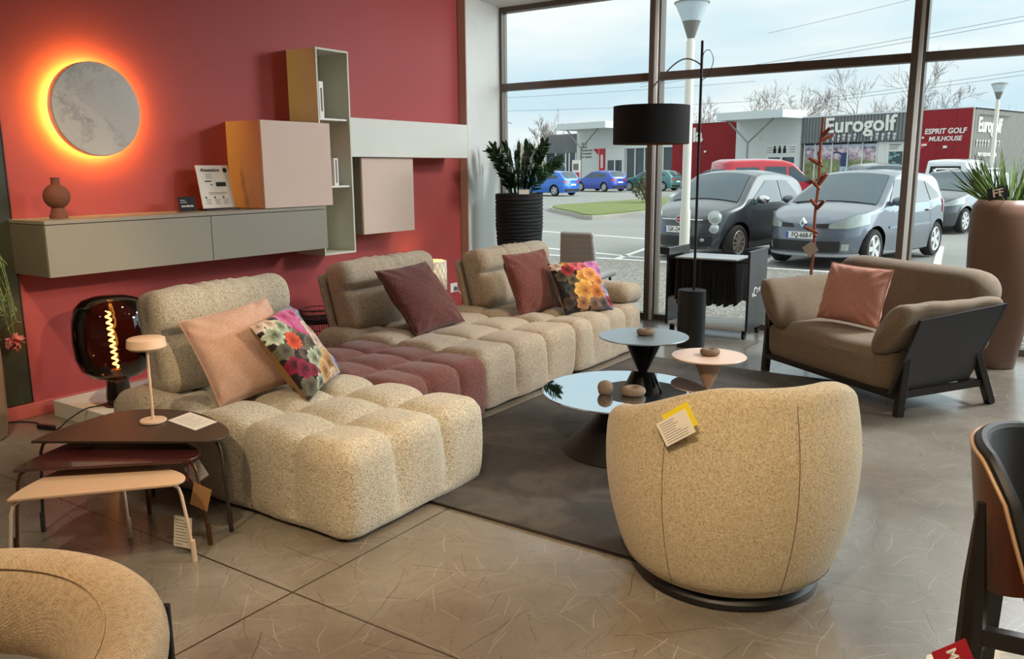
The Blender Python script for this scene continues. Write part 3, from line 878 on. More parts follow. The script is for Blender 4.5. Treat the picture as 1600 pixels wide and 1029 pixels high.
fl2 = [(.12, .68, .12, L3(96, 84, 60), L3(40, 36, 30), 5, 3, 0), (.10, .16, .12, L3(86, 70, 56), L3(36, 30, 28), 5, 3, 1), (.30, .58, .12, L3(120, 104, 70), L3(52, 46, 34), 5, 4, 0), (.24, .30, .12, L3(104, 76, 52), L3(44, 32, 26), 6, 4, 1), (.60, .46, .13, L3(214, 150, 70), L3(120, 66, 24), 6, 5, .4), (.94, .58, .1, L3(190, 180, 200), L3(110, 108, 130), 5, 3, 0),
       (.10, .90, .11, CR1, CR2, 7, 4, 0), (.30, .93, .10, YE1, YE2, 6, 4, 0), (.48, .90, .15, L3(230, 110, 120), L3(150, 20, 50), 6, 6, 0), (.62, .84, .13, L3(236, 130, 130), L3(170, 40, 60), 6, 5, 1),
       (.82, .90, .16, PK1, L3(190, 110, 170), 6, 5, 0), (.93, .74, .14, L3(226, 150, 200), L3(160, 90, 150), 5, 4, 1), (.26, .78, .13, L3(170, 36, 46), L3(80, 12, 20), 6, 5, 0),
       (.52, .62, .15, YE1, YE2, 6, 5, 0), (.68, .66, .17, L3(240, 176, 96), L3(190, 100, 40), 5, 6, 1), (.82, .50, .15, L3(232, 150, 76), L3(150, 72, 24), 6, 6, 0),
       (.46, .34, .22, L3(240, 186, 92), L3(170, 92, 28), 8, 8, 0), (.70, .30, .16, L3(226, 140, 60), L3(140, 60, 20), 7, 6, 1), (.36, .12, .14, L3(196, 140, 84), L3(96, 56, 26), 7, 6, 0),
       (.16, .42, .09, L3(64, 72, 60), L3(30, 34, 30), 5, 3, 0), (.60, .10, .13, L3(150, 112, 84), L3(80, 56, 44), 7, 5, 1), (.94, .14, .11, L3(176, 40, 64), L3(90, 16, 34), 6, 5, 0), (.92, .40, .10, BL1, BL2, 5, 3, 0), (.80, .12, .1, L3(120, 104, 96), L3(60, 52, 50), 6, 4, 1)]
pillow('cushion', 'plain pink chenille cushion on the cream chaise module', .47, .46, .17, M['pink_pillow'], (-3.275, 2.523, .60), (0.98, -0.13, 1.41), 1)
floral_pillow('pink rose floral cushion leaning on the pink cushion', fl1, bg1, .44, .44, .15, (-3.105, 2.70, .585), (0.95, -0.07, 2.03), 5)
pillow('cushion', 'burgundy teddy cushion on the middle taupe sofa module', .53, .53, .17, M['burg_pillow'], (-3.73, 4.37, .585), (0.88, -0.03, 1.58), 9)
pillow('cushion', 'rust teddy cushion beside the orange floral cushion', .49, .49, .17, M['rust_pillow'], (-3.44, 5.35, .595), (1.2, -0.02, 1.44), 13)
floral_pillow('orange dahlia floral cushion on the module by the window', fl2, bg2, .44, .44, .15, (-3.13, 5.55, .56), (0.93, 0, 1.08), 17)
# ================================================================== NEST OF TABLES
def nest_table(label, tip, ang, L, depth, ztop, legs, top_m, leg_m, foot):
    t = thing('nesting_table', label, 'side table', (tip[0], tip[1], 0), math.radians(ang))
    sx, sy = L / .76, depth / .45
    ctl = [(.0, .0), (.012, .10), (.05, .22), (.125, .385), (.21, .44), (.32, .452), (.45, .425), (.57, .35), (.70, .21), (.752, .12), (.757, .06), (.735, .018), (.70, .0)]
    pts = [(x * sx, y * sy) for x, y in catmull(ctl, 5)][::-1]
    MB().prism(pts, ztop - .010, ztop).build('tabletop', top_m, t, .002)
    for (bx, by), (tx, ty) in legs:
        p = [(bx, by, 0.0), (bx + (tx - bx) * .5, by + (ty - by) * .5, (ztop - .02) * .5), (tx, ty, ztop - .06), (tx + (0.36 * sx - tx) * .03, ty + (.2 * sy - ty) * .03, ztop - .03), (tx + (0.36 * sx - tx) * .10, ty + (.2 * sy - ty) * .10, ztop - .0165), (tx + (0.36 * sx - tx) * .5, ty + (.2 * sy - ty) * .5, ztop - .0165)]
        lg = MB().tube(p, .0062, 10).build('leg', leg_m, t)
        MB().cyl((bx, by, 0), (bx + (tx - bx) * .12, by + (ty - by) * .12, .085), .0095, .0095, 12).build('foot_sleeve', foot, lg)
    return t
nest_table('largest dark brown nesting table carrying the small cordless lamp', (-3.365, 1.542), 32.9, .76, .45, .403,
           [((.759, .05), (.735, .06)), ((-.019, .042), (.005, .05)), ((.27, .42), (.27, .40))], M['dark_table'], M['grey_leg'], M['grey_leg'])
nest_table('middle-sized glossy burgundy nesting table under the dark brown one', (-3.205, 1.392), 43.0, .655, .39, .36,
           [((.680, .02), (.645, .035)), ((-.03, .02), (.0, .03)), ((.361, .378), (.35, .36))], M['burg_table'], M['bronze_leg'], M['bronze_leg'])
nest_table('smallest apricot-cream nesting table in front of the nest', (-3.03, 1.285), 49.0, .585, .32, .32,
           [((.60, .017), (.57, .03)), ((-.02, .0), (.004, .012)), ((.324, .31), (.32, .29))], M['cream_table'], M['cream_leg'], M['cream_leg'])

def card(label, name, corners, mat, th=.0012, lines=0, seed=0, ribbon=None, cat='tag', red=None):
    """hanging paper card from its top-left, top-right, bottom-left corners"""
    o, a, b = [Vector(c) for c in corners]
    ex, ey = (a - o), (o - b)
    w, h = ex.length, ey.length
    Mx = frame(b, ex, ey)
    c0 = Mx @ Vector((w / 2, h / 2, 0))
    t = thing(name, label, cat, c0)
    Mi = Matrix.Translation(-c0) @ Mx
    MB().bb(0, w, 0, h, -th / 2, th / 2).xf(Mi).build('card', mat, t)
    if lines:
        rnd = random.Random(seed); pm = MB()
        for s in (1, -1):
            for k in range(lines):
                y = h * (.88 - .78 * k / max(1, lines - 1)); ww = w * rnd.uniform(.4, .82)
                pm.bb(w * .08, w * .08 + ww, y - h * .012, y + h * .012, s * th / 2, s * (th / 2 + .0004))
        pm.xf(Mi).build('print_lines', M['ink_grey'], t)
    if ribbon:
        MB().tube([Vector(p) - c0 for p in ribbon], .0025, 5).build('ribbon', M['red_ribbon'], t)
    return t
card('white price card hanging by red ribbon from the cream nesting table', 'price_tag', [(-2.722, 1.75, .160), (-2.655, 1.78, .152), (-2.758, 1.735, .040)], M['paper'], .0012, 9, 1, [(-2.725, 1.75, .305), (-2.715, 1.755, .24), (-2.700, 1.757, .158)])
card('kraft paper swing tag hanging from the burgundy nesting table', 'price_tag', [(-2.80, 1.835, .262), (-2.722, 1.855, .240), (-2.782, 1.835, .170)], M['kraft'], .0012, 0, 2, [(-2.775, 1.84, .345), (-2.79, 1.84, .26)])
card('white price card hanging behind the kraft tag at the nest of tables', 'price_tag', [(-2.87, 1.895, .285), (-2.82, 1.93, .325), (-2.84, 1.90, .215)], M['paper'], .0012, 6, 3, [(-2.86, 1.90, .347), (-2.855, 1.905, .29)])
pc = [(-3.151, 2.006), (-3.179, 2.135), (-2.954, 2.111), (-2.930, 1.985)]
t = thing('info_card', 'white information sheet lying on the dark brown nesting table', 'paper', (-3.05, 2.06, .4035))
MB().prism([(x + 3.05, y - 2.06) for x, y in pc][::-1], 0.0, .0012).build('sheet', M['paper'], t)
pm = MB()
for k in range(8):
    f = .15 + .09 * k
    a = Vector((pc[0][0] * (1 - f) + pc[3][0] * f + 3.05, pc[0][1] * (1 - f) + pc[3][1] * f - 2.06, .0014)); b = Vector((pc[1][0] * (1 - f) + pc[2][0] * f + 3.05, pc[1][1] * (1 - f) + pc[2][1] * f - 2.06, .0014))
    p, q = a.lerp(b, .12), a.lerp(b, .85 if k % 3 else .6)
    d = (pc[3][0] - pc[0][0]) * .012
    pm.add([p, q, q + Vector((.003, 0, 0)), p + Vector((.003, 0, 0))], [(0, 1, 2, 3)])
pm.build('print_lines', M['ink_grey'], t)

t = thing('cordless_lamp', 'slim cream cordless table lamp with disc head on dark table', 'lamp', (-3.187, 1.962, .4035))
MB().lathe([(0, 0), (.051, 0), (.054, .003), (.054, .009), (.051, .012), (0, .012)], 40).build('base', M['cream_lamp'], t)
MB().cyl((0, 0, .012), (0, 0, .325), .0062, .0062, 14).build('stem', M['cream_lamp'], t)
MB().lathe([(0, .318), (.066, .318), (.07, .32), (.079, .328), (.075, .362), (.068, .366), (0, .368)], 44).build('lamp_head', M['cream_lamp'], t)

# ================================================================== RUGS
t = thing('rug', 'dark brown-grey vintage rug under the coffee tables', 'rug', (-2.0, 4.25, 0.0015))
MB().rbox((1.56, 3.16, .012), .004, (30, 60, 2), None, 0, (0.0, 0, .006)).xf(Matrix.Rotation(-.012, 4, 'Z')).build('pile', M['rug'], t)
bd = MB(); bd.tube([(-.785, -1.575, .007), (.785, -1.595, .007), (.795, 1.57, .007), (-.77, 1.59, .007)], .007, 8, True); bd.build('edge_binding', plain('rug_binding', (44, 36, 30), .9), t)
t = thing('rug', 'pale woven rug corner under the walnut shell chair', 'rug', (.75, 1.9, .0015))
MB().prism([(-1.0, -1.2), (1.2, -1.2), (1.2, 1.15), (-.51, 1.15), (-1.0, .675)], 0, .008).build('weave', M['woven_cream'], t)

t = thing('rug', 'pale woven rug corner under the foreground armchair', 'rug', (-2.6, .5, .0015))
MB().prism([(.0, .35), (-.9, -.2), (-.5, -.9), (.42, -.9), (.30, .08)][::-1], 0, .008).build('weave', M['woven_cream'], t)

# ================================================================== SWIVEL CHAIR
def swivel():
    t = thing('swivel_armchair', 'oat boucle swivel tub chair seen from behind on dark rug edge', 'armchair', (-.96, 2.80, 0), math.radians(136))
    N, K = 96, 26
    def ztop(a):          # a=0 is the front (+x)
        b = abs(((a + PI) % (2 * PI)) - PI)      # 0 front .. pi back
        s = max(0.0, min(1.0, (b - .5) / 1.0)); s = s * s * (3 - 2 * s)
        s2 = max(0.0, min(1.0, (b - 1.35) / 1.35)); s2 = s2 * s2 * (3 - 2 * s2)
        return .42 + .22 * s + .135 * s2
    def rad(z, a):
        f = max(0, min(1, (z - .055) / .66))
        r = .335 + .095 * math.sin(PI * min(1.0, f * .82 + .03)) ** .75
        r += .018 * f
        b = math.cos(a)
        return r * (1.0 + .01 * b)
    def fn(u, v):
        a = 2 * PI * u; zt = ztop(a); th = .10
        # profile: outer wall up, rounded rim, inner wall down
        if v < .55:
            z = .055 + (zt - .05 - .055) * (v / .55); r = rad(z, a)
            if v < .03: r -= .02 * (1 - v / .03)
        elif v < .75:
            q = (v - .55) / .20 * PI
            r0 = rad(zt - .05, a); r = r0 - th / 2 + th / 2 * math.cos(q); z = zt - .05 + .05 * math.sin(q)
        else:
            q = (v - .75) / .25; z = (zt - .05) + (.30 - (zt - .05)) * q; r = rad(zt - .05, a) - th - .01 * math.sin(PI * q)
        return Vector((r * math.cos(a), r * math.sin(a), z))
    m = MB(); m.grid(fn, N, 40, True, True)
    m.build('shell', M['boucle_chair'], t)
    # seam lines down the outside of the back
    for ang in (3.18, 2.18):
        p = []
        for k in range(30):
            z = .075 + (ztop(ang) - .045 - .075) * k / 29
            r = rad(z, ang) + .0003; p.append((r * math.cos(ang), r * math.sin(ang), z))
        MB().tube(p, .0014, 6).build('seam', M['seam'], t)
    p = []
    for k in range(64):
        a = 2 * PI * k / 64; r = rad(.085, a) + .0005; p.append((r * math.cos(a), r * math.sin(a), .088))
    MB().tube(p, .0016, 6, True).build('hem_seam', M['seam'], t)
    st = MB(); st.lathe([(0, .26), (.28, .26), (.325, .30), (.33, .36), (.31, .40), (.22, .42), (0, .425)], 48); st.build('seat_cushion', M['boucle_chair'], t)
    MB().lathe([(0, 0.0), (.315, 0.0), (.325, .006), (.325, .025), (.30, .055), (0, .055)], 56).build('swivel_base', M['black_metal'], t)
    return t
swivel()
def tagline(o, ex, ey, w, h, n, seed):
    pass
# price cards pinned to its back
cn = Vector((-.56, -.80, .21)).normalized()
def place_card(label, name, c, ang, w, h, mat, lines, seed, off, normal=None):
    n = Vector(normal) if normal is not None else cn; n = n.normalized()
    up = Vector((0, 0, 1)); ex = up.cross(n).normalized(); ey = n.cross(ex)
    Rr = Matrix.Rotation(ang, 3, n); ex = Rr @ ex; ey = Rr @ ey
    c = Vector(c) + n * off
    return card(label, name, [c - ex * w / 2 + ey * h / 2, c + ex * w / 2 + ey * h / 2, c - ex * w / 2 - ey * h / 2], mat, .001, lines, seed)

cn = Vector((-.14, -1.0, .10))
place_card('yellow card behind the white price card on the swivel chair back', 'price_tag', (-.968, 2.352, .682), .62, .105, .078, M['yellow'], 0, 0, .004)
place_card('white price card pinned on the swivel chair back', 'price_tag', (-.977, 2.352, .655), .62, .118, .078, M['paper'], 9, 4, .009)

# ================================================================== COFFEE TABLES
def cone_table(label, x, y, ztop, rtop, parts, top_m, cone_m, th=.008):
    t = thing('coffee_table', label, 'table', (x, y, .0145))
    z = ztop - .0145
    MB().lathe([(0, z - th), (rtop - .002, z - th), (rtop, z - th + .002), (rtop, z - .0015), (rtop - .0015, z), (0, z)], 96).build('tabletop', top_m, t)
    for nm, prof, m in parts:
        MB().lathe(prof, 72).build(nm, m, t)
    return t
ZL = .33
cone_table('large low coffee table with black mirror top on a cone', -1.853, 3.757, ZL, .425,
           [('cone_base', [(0, 0), (.315, 0), (.32, .006), (.045, ZL - .05), (.045, ZL - .024), (0, ZL - .024)], M['black_metal'])], M['mirror_black'], M['black_metal'])
cone_table('tall side table with grey-blue top on black double cone', -2.025, 4.335, .50, .258,
           [('upper_cone', [(0, .245), (.014, .245), (.118, .4765), (0, .4765)], M['black_gloss']), ('lower_cone', [(0, 0), (.14, 0), (.14, .004), (.014, .245), (0, .245)], M['black_metal'])], M['top_grey'], None)
cone_table('small side table with pink top on rose double cone', -1.652, 4.40, .415, .207,
           [('upper_cone', [(0, .205), (.013, .205), (.095, .3915), (0, .3915)], M['pink_cone']), ('lower_cone', [(0, 0), (.11, 0), (.11, .004), (.013, .205), (0, .205)], M['black_gloss'])], M['top_pink'], None)
def ring_stone(label, x, y, z, s=1.0):
    t = thing('stone_candleholder', label, 'ornament', (x, y, z))
    pr = []
    for k in range(25):
        a = -PI / 2 + PI * 2 * k / 24 * .80
        pr.append(((.040 + .026 * math.cos(a)) * s, (.022 + .022 * math.sin(a)) * s))
    pr = [(0, 0.0)] + pr + [(.022 * s, .012 * s), (0, .012 * s)]
    MB().lathe(pr, 36).build('body', M['stone'], t)
    MB().lathe([(0, .0125 * s), (.0215 * s, .0125 * s), (.0215 * s, .0135 * s), (0, .0135 * s)], 24).build('well', M['dark_table'], t)
ring_stone('carved stone tealight ring on the tall grey-blue side table', -2.025, 4.365, .5002, .82)
ring_stone('carved stone tealight ring on the pink side table', -1.652, 4.415, .4152, .85)
ring_stone('carved stone tealight ring on the black mirror table', -1.778, 3.70, ZL + .0002, .95)
t = thing('stone_egg', 'carved egg-shaped stone on the black mirror table', 'ornament', (-1.905, 3.64, ZL))
MB().lathe([(0, 0), (.018, .0), (.031, .008), (.039, .025), (.039, .042), (.031, .058), (.016, .067), (0, .069)], 32).build('body', M['stone'], t)

# ================================================================== FLOOR LAMP
t = thing('floor_lamp', 'tall black floor lamp with drum shade hanging from its arm', 'lamp', (-2.578, 6.43, 0))
MB().lathe([(0, 0), (.110, 0), (.114, .004), (.114, .468), (.110, .472), (0, .472)], 56).build('base', M['black_metal'], t)
MB().cyl((0.014, 0.0, .472), (.014, 0, 2.42), .0105, .0105, 16).build('pole', M['black_metal'], t)
sv = Vector((-.83, -.36, 0)).normalized()
sc = Vector((-.335, -.145, 0))
armp = catmull([(.014, 0, 2.235), Vector((.014, 0, 2.27)) + sv * .05, Vector((0, 0, 2.29)) + sv * .11, Vector((0, 0, 2.255)) + sv * .19, Vector((0, 0, 2.16)) + sv * .29, (sc.x, sc.y, 2.075)], 8)
MB().tube(armp, .0055, 8).build('arm', plain('steel_rod', (120, 112, 104), .35, .7), t)
MB().tube([(sc.x, sc.y, 2.085), (sc.x, sc.y + .002, 2.02), (sc.x, sc.y, 1.92)], .003, 6).build('cable', M['black_metal'], t)
MB().tube(catmull([(.014, 0, 2.235), (.03, .0, 2.33), (.07, .02, 2.345), (.10, .02, 2.27), (.07, .01, 2.17), (.02, 0, 2.12)], 8), .003, 6).build('cable', M['black_metal'], t)
sh = MB(); sh.lathe([(.300, 1.640), (.302, 1.64), (.302, 1.935), (.300, 1.935)], 72, (sc.x, sc.y, 0), cap=False)
sh.lathe([(.299, 1.935), (.299, 1.64)], 72, (sc.x, sc.y, 0), 1, cap=False)
sh.lathe([(0, 1.933), (.3, 1.933)], 72, (sc.x, sc.y, 0), 0)
sh.build('shade', [M['black_fabric'], plain('gold_lining', (150, 110, 70), .5, .3)], t)
MB().lathe([(0, 1.655), (.285, 1.655)], 60, (sc.x, sc.y, 0)).build('diffuser', plain('diffuser_cloth', (206, 176, 140), .8), t)

# ================================================================== SAMPLE RACK
t = thing('sample_rack', 'black rolling fabric sample rack standing in front of the window', 'rack', (-2.625, 7.10, 0))
RX, RY = .365, .235
for s in (-1, 1):
    pn = MB().bb(s * RX - .011, s * RX + .011, -RY, RY, .08, .76).build('side_panel', plain('black_laminate', (46, 48, 50), .35) if s > 0 else M['black_gloss'], t, .002)
MB().bb(-RX + .011, RX - .011, -RY + .01, RY - .01, .08, .10).build('base_shelf', M['offwhite2'], t)
for yy in (-.15, .15):
    MB().cyl((-RX + .011, yy, .66), (RX - .011, yy, .66), .009, .009, 12).build('hanging_rail', M['black_metal'], t)
for sx_ in (-1, 1):
    for sy_ in (-1, 1):
        cs = MB(); cs.cyl((sx_ * .33 - .012, sy_ * .18, .032), (sx_ * .33 + .012, sy_ * .18, .032), .032, .032, 18); cs.bb(sx_ * .33 - .016, sx_ * .33 + .016, sy_ * .18 - .012, sy_ * .18 + .012, .04, .08)
        cs.build('caster', M['black_matt'], t)
Ml = frame((RX + .0115, .0, .40), (0, 1, 0), (0, 0, 1))
merge(text_mb('le', .06, frame((RX + .0118, -.135, .385), (0, 1, 0), (0, 0, 1)), .0006, .001, sx=.8), text_mb('C', .115, frame((RX + .0118, -.075, .40), (0, 1, 0), (0, 0, 1)), .0006, .001), text_mb('OMFORT', .058, frame((RX + .0118, .075, .41), (0, 1, 0), (0, 0, 1)), .0006, .001)).build('logo', M['white'], t)
sc_cols = [(28, 26, 26), (40, 34, 32), (120, 96, 76), (52, 40, 34), (30, 30, 32), (70, 52, 44), (24, 24, 26), (46, 44, 44), (90, 66, 52), (34, 30, 30)]
smm = [weave('sample_cloth_%d' % i, tuple(int(c * .7) for c in cc), tuple(min(255, int(c * 1.2)) for c in cc), 300, .2) for i, cc in enumerate(sc_cols)]
hm = plain('hanger_strip', (196, 202, 206), .3)
for k in range(26):
    x = -.30 + k * .0215
    o = thing('fabric_sample', 'cloth sample on a hanger packed tightly inside the black rack', 'fabric sample', (-2.625 + x, 7.10, 0), 0, 'fabric samples in the rolling rack')
    rr = random.Random(k); zb = .27 + .05 * rr.random(); ph = rr.random() * 6
    def fn(u, v, zb=zb, ph=ph):
        y = -.20 + .40 * u; z = .655 - (.655 - zb) * v
        return Vector((.006 * v * math.sin(9 * u + ph) + .004 * math.sin(20 * u + ph) * v, y, z + .015 * v * math.sin(5 * u + ph)))
    mb = MB(); mb.grid(fn, 14, 8); mb.grid(lambda u, v, f=fn: f(u, v) + Vector((.004, 0, 0)), 14, 8)
    mb.build('cloth', smm[[2, 3, 0, 8, 1, 5, 4, 6, 9, 7][k % 10] if k < 12 else [0, 4, 6, 9, 7][k % 5]], o)
    MB().bb(-.008, .012, -.205, .205, .670, .684).build('hanger', hm, o)
card('small white sheet lying on the floor by the lamp base', 'floor_sheet', [(-2.86, 6.55, .003), (-2.70, 6.40, .003), (-2.93, 6.47, .003)], M['paper'], .002, 0, 0, None, 'paper')

# ================================================================== BROWN ARMCHAIR (local: x to the viewer's right, y to its back)
AX = math.radians(-35.56)
tC2 = thing('armchair', 'brown linen lounge armchair with black shell and slanted legs', 'armchair', (-1.281, 5.561, 0), AX)
seat = MB().rbox((1.12, .72, .27), .075, (44, 32, 12), lambda p, n: p + n * (.016 * math.cos(PI * p.x / 1.15) * math.cos(PI * p.y / .85) if n.z > .3 else .012) + Vector((0, 0, .008 * math.sin(9 * p.x) * math.sin(6 * p.y) if n.z > .3 else 0)), 0, (0, 0, 0))
seat.xf(Matrix.Translation((-.055, .345, .262)) @ Matrix.Rotation(.04, 4, 'X')); seat.build('seat_cushion', M['linen_brown'], tC2)
def soft(s, r, n, wr=.006, ph=0):
    def fn(p, nn):
        w = wr * (math.sin(14 * p.x + 5 * p.y + ph) * math.sin(9 * p.z + 4 * p.y + ph) + .6 * math.sin(23 * p.y + 11 * p.z + 2 * ph))
        return p + nn * w
    return MB().rbox(s, r, n, fn)
bk = soft((1.30, .24, .50), .115, (48, 14, 22), .006, 1)
bk.v = [(x, y + .05 * (abs(x) / .65) ** 3 * -1.0, z - .05 * max(0, (abs(x) - .42) / .23) ** 2) for x, y, z in bk.v]
bk.xf(Matrix.Translation((-.02, .70, .575)) @ Matrix.Rotation(-.25, 4, 'X')); bk.build('back_cushion', M['linen_brown'], tC2)
def arm_cushion(side, seed):
    # hangs over the shell edge: thick rolled pad, drooping front end
    prof_n = 26; L = .82
    m = MB()
    def fn(u, v):
        y = -.09 + L * u
        a = 2 * PI * v
        e = min(1, max(0, u) / .09) ** .5 * min(1, max(0, 1 - u) / .09) ** .5
        e = math.sin(e * PI / 2)
        rx, rz = .085 * e, (.165 - .025 * u) * e
        # shear outward at the top
        sq = lambda q: math.copysign(abs(q) ** .75, q)
        lz = rz * sq(math.sin(a)); lx = rx * sq(math.cos(a))
        w = .006 * math.sin(15 * y + 3 * math.sin(a) + seed) + .004 * math.sin(31 * y + seed)
        lx *= 1 + w * 6; lz *= 1 + w * 3
        return Vector((side * (.530 + .55 * (lz + .02) + lx + .02 * u), y, .505 + .035 * u + lz))
    m.grid(fn, 40, prof_n, True, False, True)
    if side > 0: m.f = [f[::-1] for f in m.f]
    m.build('arm_cushion', M['linen_brown'], tC2)
arm_cushion(-1, 0); arm_cushion(1, 2)
# outer hide shell
for s in (-1, 1):
    p0 = [(s * .60, -.05, .13), (s * .60, .54, .17), (s * .715, .66, .645), (s * .705, .03, .585)]
    p1 = [(x - s * .022, y, z) for x, y, z in p0]
    m = MB(); m.add(p0 + p1, [(0, 1, 2, 3), (4, 7, 6, 5), (0, 4, 5, 1), (1, 5, 6, 2), (2, 6, 7, 3), (3, 7, 4, 0)])
    m.build('side_panel', M['shell_black'], tC2)
p0 = [(-.60, .54, .17), (.60, .54, .17), (.715, .665, .645), (-.715, .665, .645)]; p1 = [(x, y + .02, z) for x, y, z in p0]
m = MB(); m.add(p0 + p1, [(0, 1, 2, 3), (4, 7, 6, 5), (0, 4, 5, 1), (1, 5, 6, 2), (2, 6, 7, 3), (3, 7, 4, 0)]); m.build('back_panel', M['shell_black'], tC2)
def bar(mb, a, b, w, h=None):
    h = h or w
    a, b = Vector(a), Vector(b); d = (b - a).normalized(); s = d.cross(Vector((0, 0, 1)))
    if s.length < 1e-3: s = Vector((1, 0, 0))
    s.normalize(); u = s.cross(d)
    vs = [p + s * x * w / 2 + u * y * h / 2 for p in (a, b) for x, y in ((-1, -1), (1, -1), (1, 1), (-1, 1))]
    return mb.add(vs, [(0, 3, 2, 1), (4, 5, 6, 7), (0, 1, 5, 4), (1, 2, 6, 5), (2, 3, 7, 6), (3, 0, 4, 7)])
for s in (-1, 1):
    bar(MB(), (s * .625, -.005, 0), (s * .628, .02, .40), .045, .05).build('leg', M['dark_wood'], tC2, .004)
    bar(MB(), (s * .615, .74, 0), (s * .62, .545, .40), .045, .05).build('leg', M['dark_wood'], tC2, .004)
    bar(MB(), (s * .61, -.02, .125), (s * .61, .70, .145), .03, .045).build('side_rail', M['dark_wood'], tC2, .003)
bar(MB(), (-.60, .0, .115), (.60, .0, .115), .045, .035).build('front_rail', M['dark_wood'], tC2, .003)
bar(MB(), (-.60, .66, .13), (.60, .66, .13), .04, .04).build('back_rail', M['dark_wood'], tC2, .003)
pillow('cushion', 'pink linen cushion on the brown lounge armchair', .47, .39, .16, M['pink_linen'], (-1.20, 5.83, .615), (1.28, 0.02, -.42), 21)

# ================================================================== PLANTERS AND PLANTS
def leaf(mb, base, d, L, w, up=Vector((0, 0, 1)), curl=.2, mi=0, fold=.15):
    d = Vector(d).normalized(); s = d.cross(up)
    if s.length < 1e-3: s = Vector((1, 0, 0))
    s.normalize(); n = s.cross(d).normalized()
    base = Vector(base); vs = []; k = 5
    for i in range(k + 1):
        t = i / k; ww = w * math.sin(PI * min(.98, .08 + t * .92)) ** .8 if i < k else 0.0006
        c = base + d * L * t - n * curl * L * t * t
        vs += [c - s * ww / 2 + n * fold * ww, c, c + s * ww / 2 + n * fold * ww]
    fs = []
    for i in range(k):
        for j in range(2):
            a = i * 3 + j; fs.append((a, a + 1, a + 4, a + 3))
    mb.add(vs, fs, True, mi)
t = thing('planter', 'tall black ribbed planter beside the white column', 'planter', (-4.66, 7.0, 0))
pr = [(0, 0), (.165, 0)]
NR = 34
for k in range(NR):
    z0 = 1.18 * k / NR
    for q in range(5):
        f = q / 5; z = z0 + 1.18 / NR * f; r = .168 + .062 * min(1, z / .9)
        pr.append((r + .010 * math.sin(PI * f) ** .8, z))
pr += [(.238, 1.185), (.238, 1.21), (.225, 1.215), (.215, 1.20), (.21, 1.12)]
pb = MB(); pb.lathe(pr, 56)
pb.v = [(x, y, z + .006 * math.sin(3 * math.atan2(y, x) + 40 * z) * (1 if .03 < z < 1.15 else 0)) for x, y, z in pb.v]
pb.build('pot', M['black_matt'], t)
MB().lathe([(0, 1.15), (.214, 1.15)], 32).build('soil', M['soil'], t)
t = thing('potted_plant', 'dark glossy zamioculcas plant growing from the black planter', 'plant', (-4.66, 7.0, 1.15))
rnd = random.Random(3)
for k in range(17):
    a = 2 * PI * k / 17 + rnd.uniform(-.2, .2); ln = rnd.uniform(.34, .52); sp = rnd.uniform(.10, .34)
    b = Vector((.08 * math.cos(a), .08 * math.sin(a), 0)); e = b + Vector((sp * math.cos(a), sp * math.sin(a), ln))
    mid = b.lerp(e, .5) + Vector((-.02 * math.cos(a), -.02 * math.sin(a), .03))
    path = catmull([b, mid, e], 8)
    st = MB().tube(path, [.009 - .006 * i / (len(path) - 1) for i in range(len(path))], 6).build('stem', M['leaf_dark'], t)
    lf = MB()
    for i in range(4, len(path)):
        p = Vector(path[i]); dd = (Vector(path[min(i + 1, len(path) - 1)]) - Vector(path[i - 1])).normalized()
        sd = dd.cross(Vector((math.cos(a + 1.3), math.sin(a + 1.3), .2))).normalized()
        for s in (-1, 1):
            leaf(lf, p, dd * .75 + sd * s * .7, rnd.uniform(.075, .105), .038, Vector((rnd.uniform(-1, 1), rnd.uniform(-1, 1), .6)), .12)
        if i == len(path) - 1: leaf(lf, p, dd, .1, .038, Vector((rnd.uniform(-1, 1), 1, .2)), .1)
    lf.build('leaves', M['leaf_dark'], st)
place_card('small white plant label stuck in the black planter', 'plant_label', (-4.49, 6.83, 1.235), 0, .10, .045, M['paper'], 1, 5, 0, (.5, -.85, .15))

t = thing('planter', 'tall brown glazed planter behind the brown armchair', 'planter', (-.43, 6.96, 0))
MB().lathe([(0, 0), (.135, 0), (.142, .01), (.17, .2), (.205, .42), (.232, .7), (.238, .9), (.238, 1.1), (.228, 1.17), (.205, 1.205), (.19, 1.215), (.18, 1.205), (.178, 1.12)], 64).build('pot', M['planter_brown'], t)
MB().lathe([(0, 1.16), (.18, 1.16)], 32).build('soil', M['soil'], t)
t = thing('potted_plant', 'spiky green grass-like plant in the tall brown planter', 'plant', (-.43, 6.96, 1.16))
rnd = random.Random(11); gl_ = MB()
for k in range(190):
    a = rnd.uniform(0, 2 * PI); b = Vector((.13 * rnd.random() ** .5 * math.cos(a), .13 * rnd.random() ** .5 * math.sin(a), 0))
    out = rnd.uniform(.05, .8) if k % 4 else rnd.uniform(.8, 1.7)
    leaf(gl_, b, (math.cos(a) * out, math.sin(a) * out, 1), rnd.uniform(.22, .42), .013, Vector((math.cos(a + 1), math.sin(a + 1), .3)), rnd.uniform(-.1, .25), 0, .2)
gl_.build('blades', M['leaf_grass'], t)
card_t = place_card('small black plant label among the grass blades', 'plant_label', (-.49, 6.74, 1.265), .25, .13, .085, M['black_matt'], 0, 0, 0, (-.1, -.95, .2))
mb = text_mb('FF', .075, Matrix.Identity(4), .0006, .002)
_n = Vector((-.1, -.95, .2)).normalized(); _ex = Vector((0, 0, 1)).cross(_n).normalized(); _ey = _n.cross(_ex); _R = Matrix.Rotation(.25, 3, _n)
mb.xf(frame(_n * .0012, _R @ _ex, _R @ _ey)); mb.build('lettering', M['pinkish'], card_t)

